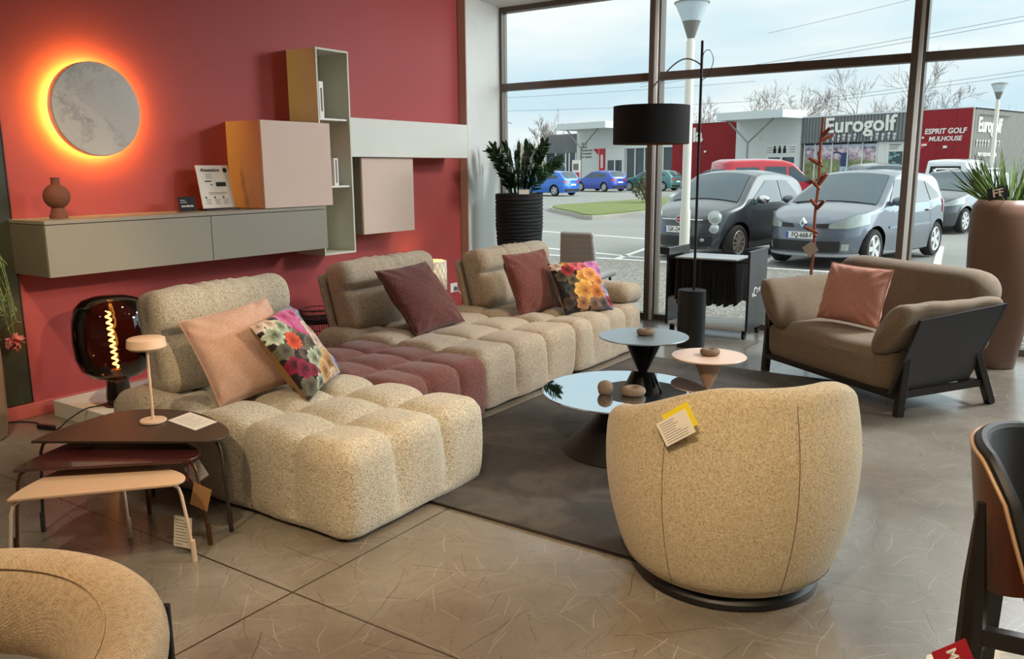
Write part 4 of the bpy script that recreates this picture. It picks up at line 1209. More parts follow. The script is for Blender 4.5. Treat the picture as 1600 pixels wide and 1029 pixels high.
t = thing('planter', 'tall greige planter at the left edge before green panel', 'planter', (-4.93, 1.975, 0))
MB().lathe([(0, 0), (.135, 0), (.15, .01), (.165, .1), (.17, .4), (.165, .75), (.16, .95), (.15, .97), (.14, .95), (.135, .9)], 48).build('pot', M['planter_greige'], t)
MB().lathe([(0, .92), (.137, .92)], 32).build('soil', M['soil'], t)
t = thing('potted_plant', 'trailing green plant with a pink bloom in the greige planter', 'plant', (-4.93, 1.975, .92))
rnd = random.Random(5); tb = MB(); lf = MB()
for k in range(60):
    a = rnd.uniform(-2.4, 2.0) + .6
    r1 = rnd.uniform(.10, .22); dz = rnd.uniform(.05, .45)
    b = Vector((.09 * math.cos(a), .09 * math.sin(a), .02)); m1 = Vector((r1 * math.cos(a), r1 * math.sin(a), rnd.uniform(.04, .22)))
    e = Vector((min((r1 + .06) * math.cos(a), 9), (r1 + .08) * math.sin(a), -dz + .1)); e.x = max(e.x, -.19); m1.x = max(m1.x, -.18)
    path = catmull([b, m1, e], 8); tb.tube(path, .0022, 4)
    for i in range(2, len(path)):
        leaf(lf, path[i], (rnd.uniform(-1, 1), rnd.uniform(-1, 1), rnd.uniform(-1, .3)), rnd.uniform(.03, .06), .007, Vector((rnd.uniform(-1, 1), .5, .6)), .2)
tb.build('stems', M['leaf_trail'], t); lf.build('leaves', M['leaf_trail'], t)
fb = MB()
for k in range(46):
    a, b = rnd.uniform(0, 2 * PI), rnd.uniform(-1, 1); q = math.sqrt(1 - b * b)
    leaf(fb, (-.045, .285, -.42), (q * math.cos(a), q * math.sin(a), b), .055, .034, Vector((rnd.uniform(-1, 1), .4, .7)), .3)
fb.build('bloom', M['pink_flower'], t)
MB().tube(catmull([(.02, .11, .0), (.0, .2, .02), (-.04, .27, -.15), (-.045, .285, -.40)], 6), .003, 5).build('stems', M['leaf_trail'], t)

# ================================================================== COAT TREE
t = thing('coat_stand', 'thin copper branch-shaped coat stand in front of the window', 'coat stand', (-1.80, 7.08, 0))
tp = [(0, 0, 0), (.004, 0, .4), (-.004, 0, .62), (.006, 0, .8), (-.002, 0, 1.05), (.012, 0, 1.35), (.008, 0, 1.6), (.016, 0, 1.84)]
MB().tube(catmull(tp, 5), .012, 8).build('trunk', M['copper'], t)
MB().lathe([(0, 0), (.15, 0), (.15, .012), (0, .014)], 32).build('foot_plate', M['copper'], t)
def twig(z, dx, dy, up, r=.016):
    b = Vector((.004 + .006 * z, 0, z)); e = b + Vector((dx, dy, up))
    m = MB(); m.tube([b - Vector((dx, dy, up)) * .25, b + Vector((dx, dy, up)) * .35, e], [.009, r * 1.05, r * .8], 7)
    m.build('branch_hook', M['copper'], t)
for z, dx, dy, up in [(1.69, .065, -.02, .07), (1.66, .08, .03, .045), (1.47, -.085, -.02, .055), (1.50, -.03, .05, .07), (1.29, -.06, -.01, .06), (1.31, .06, .0, .085), (1.13, -.05, -.02, .065), (1.12, .06, -.02, .065), (1.35, .05, .05, .05), (.93, -.085, -.02, .035), (.90, -.03, .06, .04)]:
    twig(z, dx, dy, up)
place_card('square brown paper tag hanging on the copper coat stand', 'price_tag', (-1.815, 7.055, .79), PI / 4 - .12, .095, .095, plain('brown_tag', (128, 110, 92), .8), 0, 0, 0, (.25, -.96, .1))

# ================================================================== GREY CHANNEL CHAIR BEHIND THE SOFA
t = thing('chair', 'grey channel-quilted chair by the window behind the sofa', 'chair', (-3.90, 7.05, 0), math.radians(94))
def chan(p, n):
    f = (p.z + .21) / .052; d = .006 * (1 - seams(f, 4)) * abs(n.x)
    return p + n * (-d)
b = MB().rbox((.05, .40, .42), .022, (4, 22, 60), chan); b.v = [(x, y * (1 - .16 * (z + .21) / .42), z) for x, y, z in b.v]
b.xf(Matrix.Translation((-.22, 0, .665)) @ Matrix.Rotation(-.12, 4, 'Y')); b.build('backrest', M['grey_vinyl'], t)
MB().rbox((.44, .44, .07), .03, (22, 22, 5), None, 0, (.0, 0, .455)).build('seat', M['grey_vinyl'], t)
for sx_, sy_ in ((-1, -1), (-1, 1), (1, -1), (1, 1)):
    MB().cyl((sx_ * .21, sy_ * .20, 0), (sx_ * .16, sy_ * .16, .43), .011, .013, 10).build('leg', M['black_metal'], t)

# ================================================================== FOREGROUND WOVEN ARMCHAIR
FC = Vector((-1.47, .40, 0))
t = thing('armchair', 'round-backed woven beige armchair in the bottom left foreground', 'armchair', FC, math.radians(-62))
A0, A1 = math.radians(28), math.radians(332)
def bandfn(u, v):
    a = A0 + (A1 - A0) * u
    # a = 180deg is the back (local -x); arms at both ends
    b = abs(a - PI) / (PI - A0)
    h = .17 - .02 * b; zt = .715 - .05 * b ** 2
    e = 1.0
    if u < .04: e = math.sin(PI / 2 * max(.02, u / .04))
    if u > .96: e = math.sin(PI / 2 * max(.02, (1 - u) / .04))
    q = 2 * PI * v
    sr = math.copysign(abs(math.cos(q)) ** .8, math.cos(q)); sz = math.copysign(abs(math.sin(q)) ** .9, math.sin(q))
    zz = zt - h / 2 + h / 2 * e * sz
    r = .345 + (.072 * e) * sr + .03 * ((zz - (zt - h / 2)) / (h / 2))
    return Vector((r * math.cos(a), r * math.sin(a), zz))
m = MB(); m.grid(bandfn, 110, 30, True, False, True); m.build('backrest', M['woven_beige'], t)
sp_ = []
for k in range(90):
    a = A0 + .1 + (A1 - A0 - .2) * k / 89; b = abs(a - PI) / (PI - A0)
    r = .325; sp_.append((r * math.cos(a), r * math.sin(a), .715 - .05 * b ** 2 - .010))
MB().tube(sp_, .0018, 5).build('rim_seam', M['woven_beige'], t)
MB().lathe([(0, .36), (.20, .36), (.225, .375), (.23, .40), (.215, .425), (.15, .435), (0, .437)], 44, (.06, 0, 0)).build('seat_cushion', M['woven_cream'], t)
rg_ = MB(); rg_.tube([(.24 * math.cos(q) + .03, .24 * math.sin(q), .352) for q in [2 * PI * k / 40 for k in range(40)]], .011, 8, True); rg_.build('seat_ring', M['black_metal'], t)
for ang in (135, 225, 45, 315):
    a = math.radians(ang)
    rr_ = .435
    MB().tube([(.24 * math.cos(a), .24 * math.sin(a), .352), (.36 * math.cos(a), .36 * math.sin(a), .352), (rr_ * math.cos(a), rr_ * math.sin(a), .352)], .009, 8).build('leg_bracket', M['black_metal'], t)
    MB().cyl((rr_ * math.cos(a), rr_ * math.sin(a), 0), (rr_ * math.cos(a), rr_ * math.sin(a), .655), .0095, .0095, 14).build('leg', M['black_metal'], t)

# ================================================================== WALNUT SHELL CHAIR (right edge)
t = thing('chair', 'walnut shell chair with black leather lining at the right edge', 'chair', (.125, 2.19, 0), math.radians(8))
def shell(off, zlo=.485):
    def fn(u, v):
        q = abs(2 * u - 1)
        zt = .818 - .02 * q * q - .07 * max(0, (q - .72) / .28) ** 2
        zl = zlo + .06 * q ** 2
        z = zl + (zt - zl) * v
        ph0 = -(.52 + 1.25 * (.80 - z)); ph = ph0 + (1.04 - ph0) * u     # around the back
        r = (.245 + .05 * (z - .4) / .4) + off
        return Vector((-r * math.cos(ph) * 1.0 + .02, r * math.sin(ph) * .98, z))
    return fn
def solid(f1, f2, nu, nv):
    m = MB(); m.grid(f1, nu, nv); o = len(m.v); m.grid(lambda u, v: f2(u, v), nu, nv); k = nv + 1
    def idx(i, j): return i * k + j
    bd = [(i, 0) for i in range(nu + 1)] + [(nu, j) for j in range(1, nv + 1)] + [(i, nv) for i in range(nu - 1, -1, -1)] + [(0, j) for j in range(nv - 1, 0, -1)]
    for a in range(len(bd)):
        p, q = bd[a], bd[(a + 1) % len(bd)]
        m.f.append((idx(*p), idx(*q), o + idx(*q), o + idx(*p))); m.s.append(False); m.m.append(0)
    return m
so = solid(shell(.012), shell(.006), 48, 20); so.build('outer_shell', M['walnut'], t)
ed = MB()
ep = [shell(.009)(i / 48, 1.0) + Vector((0, 0, .001)) for i in range(49)]
ep = [shell(.009)(0, j / 20) for j in range(20)] + ep + [shell(.009)(1, 1 - j / 20) for j in range(1, 21)]
MB().tube(ep, .0045, 6).build('shell_edge', M['edge_ply'], t)
li = solid(shell(.004), shell(-.03), 48, 20); li.build('leather_lining', M['leather_black'], t)
MB().tube([shell(-.012)(0, j / 20) for j in range(0, 20)] + [shell(-.012)(i / 48, 1.0) + Vector((0, 0, .001)) for i in range(49)] + [shell(-.012)(1, 1 - j / 20) for j in range(1, 21)], .015, 8).build('lining_roll', M['leather_black'], t)
MB().rbox((.46, .46, .09), .04, (24, 24, 6), lambda p, n: p + n * (.012 * math.cos(PI * p.x / .5) * math.cos(PI * p.y / .5) if n.z > .3 else 0), 0, (.09, 0, .43)).build('seat', M['leather_black'], t)
for sy_ in (-1, 1):
    lg = MB(); pts_ = [(-.285, sy_ * .02 - .03, .66), (-.275, sy_ * .06, .5)]
bar(MB(), (-.30, -.19, 0.0), (-.262, -.185, .42), .05, .045).build('leg', M['dark_wood'], t, .004)
MB().tube([(-.262, -.185, .40), (-.265, -.182, .55), (-.268, -.180, .735)], [.030, .024, .009], 8).build('back_post', M['dark_wood'], t)
bar(MB(), (-.20, .22, 0.0), (-.19, .20, .42), .04, .04).build('leg', M['dark_wood'], t, .004)
for sy_ in (-1, 1):
    bar(MB(), (.32, sy_ * .22, 0), (.29, sy_ * .2, .42), .04, .04).build('leg', M['dark_wood'], t, .004)
bar(MB(), (-.265, -.185, .43), (.29, -.2, .43), .03, .04).build('seat_rail', M['dark_wood'], t, .003)
bar(MB(), (-.275, -.188, .30), (.31, -.21, .30), .026, .04).build('stretcher', M['dark_wood'], t, .003)
tg = card('red swing tag lettered in white hanging from the walnut shell chair', 'price_tag', [(-0.1180, 1.9045, 0.4541), (-0.0884, 1.9094, 0.3887), (-0.1727, 1.8589, 0.4179)], M['red_card'], .0015)
_o = Vector((-0.1180, 1.9045, 0.4541)); _ex = Vector((0.0296, 0.0049, -0.0654)); _ey = _o - Vector((-0.1727, 1.8589, 0.4179)); _c = tg.location
text_mb('MIE', .032, frame((_ex * .5 - _ey * .5 + _o - _c) + _ex.cross(_ey).normalized() * .0012, _ex, _ey), .0003, .0004).build('lettering', M['white'], tg)
# ================================================================== OUTSIDE GROUND
def make_asphalt():
    t = NT('grey_asphalt'); c = t.coord()
    n = t.noise(c, .35, 4, .6); f = t.noise(c, 30, 3, .7)
    col = t.mix(n, lin(134, 133, 129), lin(166, 165, 160)); col = t.mix(t.math('MULTIPLY', f, .4), col, lin(116, 114, 110))
    return t.bsdf(col, .9, 0, t.bump(f, .2, .01), .2)
def make_gravel():
    t = NT('exposed_aggregate'); c = t.coord()
    v = t.voro(c, 34, 'F1', 'Color'); s = t.n('ShaderNodeSeparateColor'); t.l(v, s.inputs[0]); f = t.noise(c, 50, 3, .6)
    d = t.voro(c, 34)
    col = t.ramp(s.outputs[0], [(0, lin(108, 104, 98)), (.5, lin(158, 153, 145)), (1, lin(198, 194, 187))])
    col = t.mix(t.math('MULTIPLY', d, .8), col, lin(96, 90, 82)); col = t.mix(t.math('MULTIPLY', f, .3), col, lin(130, 126, 120))
    return t.bsdf(col, .9, 0, t.bump(d, .3, .01), .2)
M['asphalt'] = make_asphalt(); M['gravel'] = make_gravel()
M['white_line'] = plain('road_paint', (226, 224, 218), .8, var=.1, vscale=20)
M['kerb'] = plain('kerb_stone', (168, 164, 156), .9, var=.12)
M['grass'] = plain('lawn_grass', (112, 122, 66), .95, var=.35, vscale=9, bump=.5, bscale=60)
struct('ground', MB().bb(-140, 80, WY + .08, 190, OUT_Z - .3, OUT_Z - .02), M['asphalt'])
struct('pavement', MB().bb(-60, 40, WY + .08, 13.3, OUT_Z - .02, OUT_Z), M['gravel'])
struct('kerb_strip', MB().bb(-60, 40, 13.3, 13.42, OUT_Z - .02, OUT_Z + .004), M['white_line'])
def stripe(p, q, w, nm='parking_line'):
    p, q = Vector(p), Vector(q); d = (q - p).normalized(); s = Vector((-d.y, d.x)) * w / 2
    return MB().prism([(p + s)[:], (p - s)[:], (q - s)[:], (q + s)[:]], OUT_Z - .02, OUT_Z - .013)
for p, q in [((-11.4, 15.3), (-6.3, 13.9)), ((-13, 19.0), (-7.6, 17.6)), ((-6.9, 13.6), (-8.0, 19.4)), ((-4.35, 13.6), (-5.0, 18.8)), ((-1.7, 13.6), (-2.3, 19.0)), ((.9, 13.6), (.4, 19.0)), ((3.4, 13.6), (3.0, 19.0))]:
    struct('parking_line', stripe(p, q, .12), M['white_line'])
# grass island
isl = [(-12.75, 24.15), (-14.6, 25.3), (-17.6, 28.6), (-18.0, 31.6), (-17.2, 40), (-13.6, 34)]
t = thing('traffic_island', 'kerbed grass island in the middle of the car park', 'island', (-15, 29, OUT_Z - .02))
rel = [(x + 15, y - 29) for x, y in catmull([(a, b) for a, b in isl], 5, True)][::-1]
cx_ = sum(p[0] for p in rel) / len(rel); cy_ = sum(p[1] for p in rel) / len(rel)
MB().prism(rel, 0, .13).build('kerb', M['kerb'], t)
MB().prism([(cx_ + (x - cx_) * .94, cy_ + (y - cy_) * .97) for x, y in rel], .13, .17).build('grass', M['grass'], t)
def bush(name, label, x, y, z, r, h, m, n=900, seed=0):
    t = thing(name, label, 'bush', (x, y, z)); rnd = random.Random(seed); lf = MB(); st = MB()
    for k in range(9):
        a = 2 * PI * k / 9; st.tube([(0, 0, 0), (r * .3 * math.cos(a), r * .3 * math.sin(a), h * .5), (r * .6 * math.cos(a), r * .6 * math.sin(a), h * .8)], .02, 5)
    for k in range(n):
        a, b = rnd.uniform(0, 2 * PI), rnd.uniform(-1, 1); q = math.sqrt(1 - b * b); f = rnd.uniform(.55, 1.05)
        p = Vector((r * f * q * math.cos(a), r * f * q * math.sin(a), h * .5 + h * .5 * f * b))
        leaf(lf, p, (rnd.uniform(-1, 1), rnd.uniform(-1, 1), rnd.uniform(-.4, 1)), r * .22, r * .10, Vector((rnd.uniform(-1, 1), .4, .7)), .1)
    st.build('stems', M['bark'], t); lf.build('leaves', m, t)
M['bark'] = plain('grey_brown_bark', (126, 114, 104), .9, var=.2)
M['bush_leaf'] = plain('olive_bush_leaf', (88, 92, 58), .6, var=.4, vscale=6)
bush('bush', 'small round bush on the grass island', -15.6, 33.3, OUT_Z + .14, .62, 1.15, M['bush_leaf'], 500, 4)

# ================================================================== CARS
M['tyre'] = plain('tyre_rubber', (34, 33, 33), .85)
M['rim'] = plain('silver_alloy', (196, 196, 196), .35, .1)
M['rim_dark'] = plain('dark_bronze_alloy', (150, 140, 128), .35, .2)
M['car_glass'] = plain('tinted_car_glass', (66, 82, 90), .05, 0, var=.35, vscale=1.6, spec=.5)
M['car_black'] = plain('car_black_plastic', (22, 22, 24), .5)
M['chrome'] = plain('chrome', (205, 205, 205), .12, 1.0)
M['lamp_clear'] = plain('headlamp_lens', (160, 166, 162), .12, .25, var=.25, vscale=14, Coat_Weight=.6)
M['lamp_red'] = plain('tail_lamp', (196, 40, 48), .2, Coat_Weight=.8)
M['plate'] = plain('number_plate', (226, 226, 220), .5)
M['plate_blue'] = plain('plate_blue', (40, 80, 176), .5)
M['car_dark_in'] = plain('car_underbody', (10, 10, 10), .9)
def paint(name, rgb, metal=.35):
    return plain(name, rgb, .3, metal, var=.02, Coat_Weight=1.0, Coat_Roughness=.04)

def interp(tab, x):
    if x <= tab[0][0]: return tab[0][1]
    for (a, b), (c, d) in zip(tab, tab[1:]):
        if x <= c:
            f = (x - a) / (c - a); return b + (d - b) * f
    return tab[-1][1]

class Car:
    def __init__(s, root, L, W, fx, rx, R, top, belt, roof_f=.76, sill=.19, fl=.85, rl=.6, fn=2.5, rn=3.2, rake=.25, crown=.05):
        s.root = root; s.L = L; s.W = W; s.fx = fx; s.rx = rx; s.R = R; s.top = top; s.belt = belt; s.roof_f = roof_f; s.sill = sill
        s.xf = L / 2; s.xr = -L / 2; s.fl = fl; s.rl = rl; s.rake = rake; s.crown = crown
        c = []
        n = 22
        for k in range(n + 1):
            a = PI / 2 * k / n
            c.append((s.xf - fl + fl * math.cos(a) ** (2 / fn), W / 2 * math.sin(a) ** (2 / fn)))
        xs = [s.xf - fl - (s.xf - fl - (s.xr + rl)) * k / 60 for k in range(1, 60)]
        ra = R + .055
        for xw in (fx, rx):
            xs += [xw - ra, xw + ra, xw - ra * .985, xw + ra * .985, xw - ra * .93, xw + ra * .93]
        xs = [x for x in xs if s.xr + rl < x < s.xf - fl]
        c += [(x, W / 2) for x in sorted(set(xs), reverse=True)]
        for k in range(n, -1, -1):
            a = PI / 2 * k / n
            c.append((s.xr + rl - rl * math.cos(a) ** (2 / rn), W / 2 * math.sin(a) ** (2 / rn)))
        # arches may fall in the curved ends: add denser samples by splitting
        d = []
        for p, q in zip(c, c[1:]):
            k = max(1, int(math.hypot(p[0] - q[0], p[1] - q[1]) / .045))
            for j in range(k): d.append((p[0] + (q[0] - p[0]) * j / k, p[1] + (q[1] - p[1]) * j / k))
        d.append(c[-1]); s.c = d
        s.len = [0]
        for p, q in zip(d, d[1:]): s.len.append(s.len[-1] + math.hypot(p[0] - q[0], p[1] - q[1]))
    def g(s, z):
        H = max(v for _, v in s.top)
        if z < .5: return .94 + .06 * min(1, max(0, (z - .15) / .35))
        if z < s.belt: return 1 - .025 * (z - .5) / (s.belt - .5)
        return .975 - (.975 - s.roof_f) * (z - s.belt) / (H - s.belt)
    def at(s, i, z):
        x, y = s.c[i]; return s.pt(x, y, z)
    def pt(s, x, y, z):
        w = max(0, (x - (s.xf - s.fl)) / s.fl) ** 2
        sh = s.rake * max(0, z - .45) * w + .10 * max(0, .35 - z) * w
        w2 = max(0, ((s.xr + s.rl) - x) / s.rl) ** 2
        sh2 = .12 * max(0, z - .6) * w2
        return Vector((x - sh + sh2, y * s.g(z), z))
    def zbot(s, x, y):
        z = s.sill
        for xw in (s.fx, s.rx):
            ra = s.R + .055
            if abs(x - xw) < ra and y > s.W * .30: z = max(z, s.R + math.sqrt(ra * ra - (x - xw) ** 2))
        return z
    def body(s, mat):
        m = MB(); nz = 12; nr = 4
        col = []
        for i, (x, y) in enumerate(s.c):
            zb = s.zbot(x, y); zt = interp(s.top, x); r = min(.07, (zt - zb) * .3)
            pts = [s.pt(x, y, zb + (zt - r - zb) * k / nz) for k in range(nz + 1)]
            base = pts[-1]
            for k in range(1, nr + 1):
                a = PI / 2 * k / nr
                yy = max(0, base.y - r * 1.2 * (1 - math.cos(a))); pts.append(Vector((base.x, yy, zt - r + r * math.sin(a))))
            col.append(pts)
        s.topy = [(p[-1].x, p[-1].y, p[-1].z) for p in col]
        n = len(col); k = nz + nr + 1
        for sg in (1, -1):
            vs = [Vector((p.x, sg * p.y, p.z)) for c in col for p in c]
            fs = []
            for i in range(n - 1):
                for j in range(k - 1):
                    f = (i * k + j, i * k + j + 1, (i + 1) * k + j + 1, (i + 1) * k + j)
                    fs.append(f if sg < 0 else f[::-1])
            m.add(vs, fs, True)
        # top surface
        nt = 10
        vs = []; fs = []
        for (x, y, z) in s.topy:
            for j in range(nt + 1):
                f = 1 - 2 * j / nt
                vs.append(Vector((x, y * f, z + s.crown * min(1, y * 1.6) * (1 - f * f))))
        for i in range(n - 1):
            for j in range(nt): fs.append((i * (nt + 1) + j, i * (nt + 1) + j + 1, (i + 1) * (nt + 1) + j + 1, (i + 1) * (nt + 1) + j))
        m.add(vs, fs, True)
        o = m.build('body', mat, s.root)
        u = MB(); u.bb(s.xr + .4, s.xf - .55, -s.W * .34, s.W * .34, s.sill - .02, .60); u.bb(s.rx + s.R + .1, s.fx - s.R - .1, -s.W * .46, s.W * .46, s.sill - .02, .5); u.build('underbody', M['car_dark_in'], s.root)
        return o
    def yat(s, x):
        best = None
        for p, q in zip(s.c, s.c[1:]):
            if q[0] <= x <= p[0]:
                f = 0 if p[0] == q[0] else (p[0] - x) / (p[0] - q[0]); return p[1] + (q[1] - p[1]) * f
        return 0
    def side(s, sg, x0, x1, zl, zu, off=.008, n=14, m=5, mb=None):
        mb = mb or MB()
        def fn(u, v):
            x = x0 + (x1 - x0) * u; a, b = zl(x), zu(x); z = a + (b - a) * v
            p = s.pt(x, s.yat(x), z); p.y += off; p.y *= sg; return p
        mb.grid(fn, n, m); return mb
    def top_patch(s, x0, x1, fw0, fw1, off=.012, n=10, m=10, mb=None):
        mb = mb or MB()
        tab = sorted(set((round(x, 4), y, z) for x, y, z in s.topy))
        ty = [(x, y) for x, y, z in tab]; tz = [(x, z) for x, y, z in tab]
        def fn(u, v):
            x = x0 + (x1 - x0) * u; y = interp(ty, x); f = (2 * v - 1); fw = fw0 + (fw1 - fw0) * u
            ff = f * fw
            return Vector((x, y * ff, interp(tz, x) + s.crown * min(1, y * 1.6) * (1 - ff * ff) + off))
        mb.grid(fn, n, m); return mb
    def face(s, l0, l1, zl, zu, off=.008, n=14, m=5, sg=1, mb=None, rear=False):
        """patch on the front (or rear) corner, l = arc length from the centre line"""
        mb = mb or MB()
        T = s.len[-1]
        def P(l, z):
            q = abs(l); ll = T - q if rear else q
            for i in range(len(s.len) - 1):
                if s.len[i] <= ll <= s.len[i + 1]:
                    f = (ll - s.len[i]) / max(1e-6, s.len[i + 1] - s.len[i])
                    x = s.c[i][0] + (s.c[i + 1][0] - s.c[i][0]) * f; y = s.c[i][1] + (s.c[i + 1][1] - s.c[i][1]) * f
                    dx = s.c[i + 1][0] - s.c[i][0]; dy = s.c[i + 1][1] - s.c[i][1]; h = math.hypot(dx, dy)
                    p = s.pt(x, y, z); p.x += off * dy / h; p.y += off * -dx / h
                    if l < 0: p.y = -p.y
                    return p
            return Vector((0, 0, 0))
        def fn(u, v):
            l = l0 + (l1 - l0) * u; a, b = zl(l), zu(l)
            p = P(l, a + (b - a) * v); p.y *= sg; return p
        mb.grid(fn, n, m); return mb
    def wheels(s, rim_mat, spokes=5, wid=.20):
        for xw in (s.fx, s.rx):
            for sg in (1, -1):
                y = sg * (s.W / 2 - .02)
                R = s.R; ri = R * .70
                t = MB().lathe([(ri, -wid), (R - .03, -wid), (R, -wid + .04), (R, -.035), (R - .02, -.008), (ri + .02, 0), (ri, -.012)], 36, cap=False)
                Mx = Matrix.Translation((xw, y, R)) @ Matrix.Rotation(-sg * PI / 2, 4, 'X')
                w = t.xf(Mx).build('wheel', M['tyre'], s.root)
                r = MB(); r.lathe([(ri, -.012), (ri - .012, -.004), (ri - .03, -.02), (ri - .035, -.06)], 36, cap=False)
                for k in range(spokes):
                    a = 2 * PI * k / spokes
                    d = Vector((math.cos(a), math.sin(a), 0)); e = Vector((-math.sin(a), math.cos(a), 0)); ws = ri * 2.2 / spokes
                    a0 = d * ri * .12; a1 = d * (ri - .02)
                    vs = [a0 - e * ws * .32, a0 + e * ws * .32, a1 + e * ws * .5, a1 - e * ws * .5]
                    vs = [v + Vector((0, 0, -.016)) for v in vs] + [v + Vector((0, 0, -.05)) for v in vs]
                    r.add(vs, [(0, 1, 2, 3), (0, 4, 5, 1), (1, 5, 6, 2), (2, 6, 7, 3), (3, 7, 4, 0)])
                r.lathe([(0, -.012), (ri * .2, -.014), (ri * .24, -.03)], 20)
                r.xf(Mx).build('rim', rim_mat, w)
                dk = MB(); dk.lathe([(0, -.07), (ri, -.07)], 24); dk.xf(Mx).build('brake_disc', M['car_black'], w)
    def mirrors(s, x, z, mat):
        for sg in (1, -1):
            y = s.yat(x) * s.g(z)
            m = MB(); m.sphere((x, sg * (y + .13), z + .03), (.075, .12, .075), 16, 10); m.cyl((x, sg * (y - .03), z - .03), (x, sg * (y + .09), z + .01), .035, .03, 8)
            m.build('wing_mirror', mat, s.root)
    def plate(s, text, z, w=.50, h=.105, rear=False, blue=True):
        l = w / 2
        x = (s.pt(s.xr if rear else s.xf, 0, z)).x
        sg = -1 if rear else 1
        o = MB().box((x + sg * .035, 0, z), (.014, w, h)).build('number_plate', M['plate'], s.root, .003)
        if blue:
            b = MB()
            b.box((x + sg * .0425, -sg * w * .46, z), (.003, w * .075, h * .96)); b.build('plate_band', M['plate_blue'], o)
        if text:
            text_mb(text, h * .98, frame((x + sg * .0425, 0 + sg * .015, z), (0, sg, 0), (0, 0, 1)), .0006, .002, sx=.86).build('plate_text', M['ink'], o)
        return o

def make_car(name, label, loc, deg, scale=1.0, group=None):
    t = thing(name, label, 'car', (loc[0], loc[1], loc[2]), math.radians(deg), group)
    t.scale = (scale,) * 3
    return t

K = lambda v: (lambda x: v)
# ---- small rounded black city car
root = make_car('car', 'black rounded three-door city car parked nose-on behind the lamp post', (-5.51, 15.50, OUT_Z), -99.5, 1.017)
c = Car(root, 3.57, 1.63, 1.06, -1.24, .30, [(-1.785, .90), (-1.74, 1.0), (-1.35, 1.34), (-1.15, 1.41), (-.6, 1.475), (.0, 1.47), (.22, 1.43), (.45, 1.30), (.98, .955), (1.1, .925), (1.45, .84), (1.70, .74), (1.785, .69)], .93, .74, .2, 1.05, .6, 2.3, 3.0, .30, .06)
pm_ = paint('graphite_paint', (50, 54, 60)); c.body(pm_)
c.top_patch(.25, .96, .90, .93).build('windscreen', M['car_glass'], root)
c.top_patch(-1.72, -1.36, .8, .84).build('rear_window', M['car_glass'], root)
for sg in (1, -1):
    ub = lambda x: min(interp(c.top, x) - .13, 1.36) if x < .05 else .965 + max(0, (.72 - x)) / .67 * (1.30 - .965)
    c.side(sg, .70, -.42, K(.955), ub).build('side_window', M['car_glass'], root)
    c.side(sg, -.48, -1.12, lambda x: .965 + max(0, -.75 - x) * .12, lambda x: min(1.34, interp(c.top, x) - .12) - max(0, -.85 - x) * .75).build('side_window', M['car_glass'], root)
    p = c.face(0, 0, K(0), K(0))
    # round lamps
    for (x, y, z, r, nm, mt) in ((1.50, .57, .735, .105, 'headlight', M['lamp_clear']), (1.585, .555, .555, .078, 'headlight', M['lamp_clear']), (1.70, .44, .37, .035, 'fog_light', M['lamp_clear'])):
        yy = y
        nrm = Vector((.80, sg * .55, .22)).normalized(); ex = Vector((0, 0, 1)).cross(nrm).normalized(); ey = nrm.cross(ex)
        pos = c.pt(x, y / c.g(z), z); pos.y = sg * y
        # push to the hull surface along the contour
        best = min(((abs(q[1] * c.g(z) - y), i) for i, q in enumerate(c.c[:60])))[1]; hp_ = c.at(best, z); pos = Vector((hp_.x, sg * hp_.y, z))
        Mx = frame(pos + nrm * .0, ex, ey)
        l_ = MB().sphere((0, 0, 0), (r, r, r * .35), 24, 12).xf(Mx).build(nm, mt, root)
        MB().tube([Mx @ Vector((r * 1.02 * math.cos(q), r * 1.02 * math.sin(q), .004)) for q in [2 * PI * k / 28 for k in range(28)]], r * .10, 6, True).build('chrome_ring', M['chrome'], l_)
c.face(-.62, .62, K(.25), K(.42), .006, 24, 4).build('lower_grille', M['car_black'], root)
bd_ = MB(); xb = c.pt(c.xf, 0, .70).x
bd_.tube([c.face(l, l, K(.70), K(.70), .012, 1, 1).v[0] for l in [-.42 + .84 * k / 20 for k in range(21)]], .012, 6); bd_.build('chrome_bar', M['chrome'], root)
lg = MB(); lg.cyl((xb, 0, .705), (xb + .04, 0, .705), .062, .062, 28); lo_ = lg.build('badge', M['chrome'], root)
MB().cyl((xb + .04, 0, .705), (xb + .043, 0, .705), .05, .05, 28).build('badge_disc', plain('badge_red', (150, 40, 44), .4), lo_)
text_mb('FIAT', .036, frame((xb + .0436, 0, .705), (0, 1, 0), (0, 0, 1)), .0005, .0006).build('badge_text', M['chrome'], lo_)
c.plate('GK-247-N', .535)
c.wheels(M['rim_dark'], 10); c.mirrors(.50, .99, M['chrome'])
for sg in (1, -1): c.side(sg, .62, -.85, K(.30), K(.335), .012, 10, 1).build('sill_trim', M['car_black'], root)
MB().tube([(1.0, -.55, .965), (.95, 0, .985), (.93, .3, .99)], .01, 5).build('wiper', M['car_black'], root)

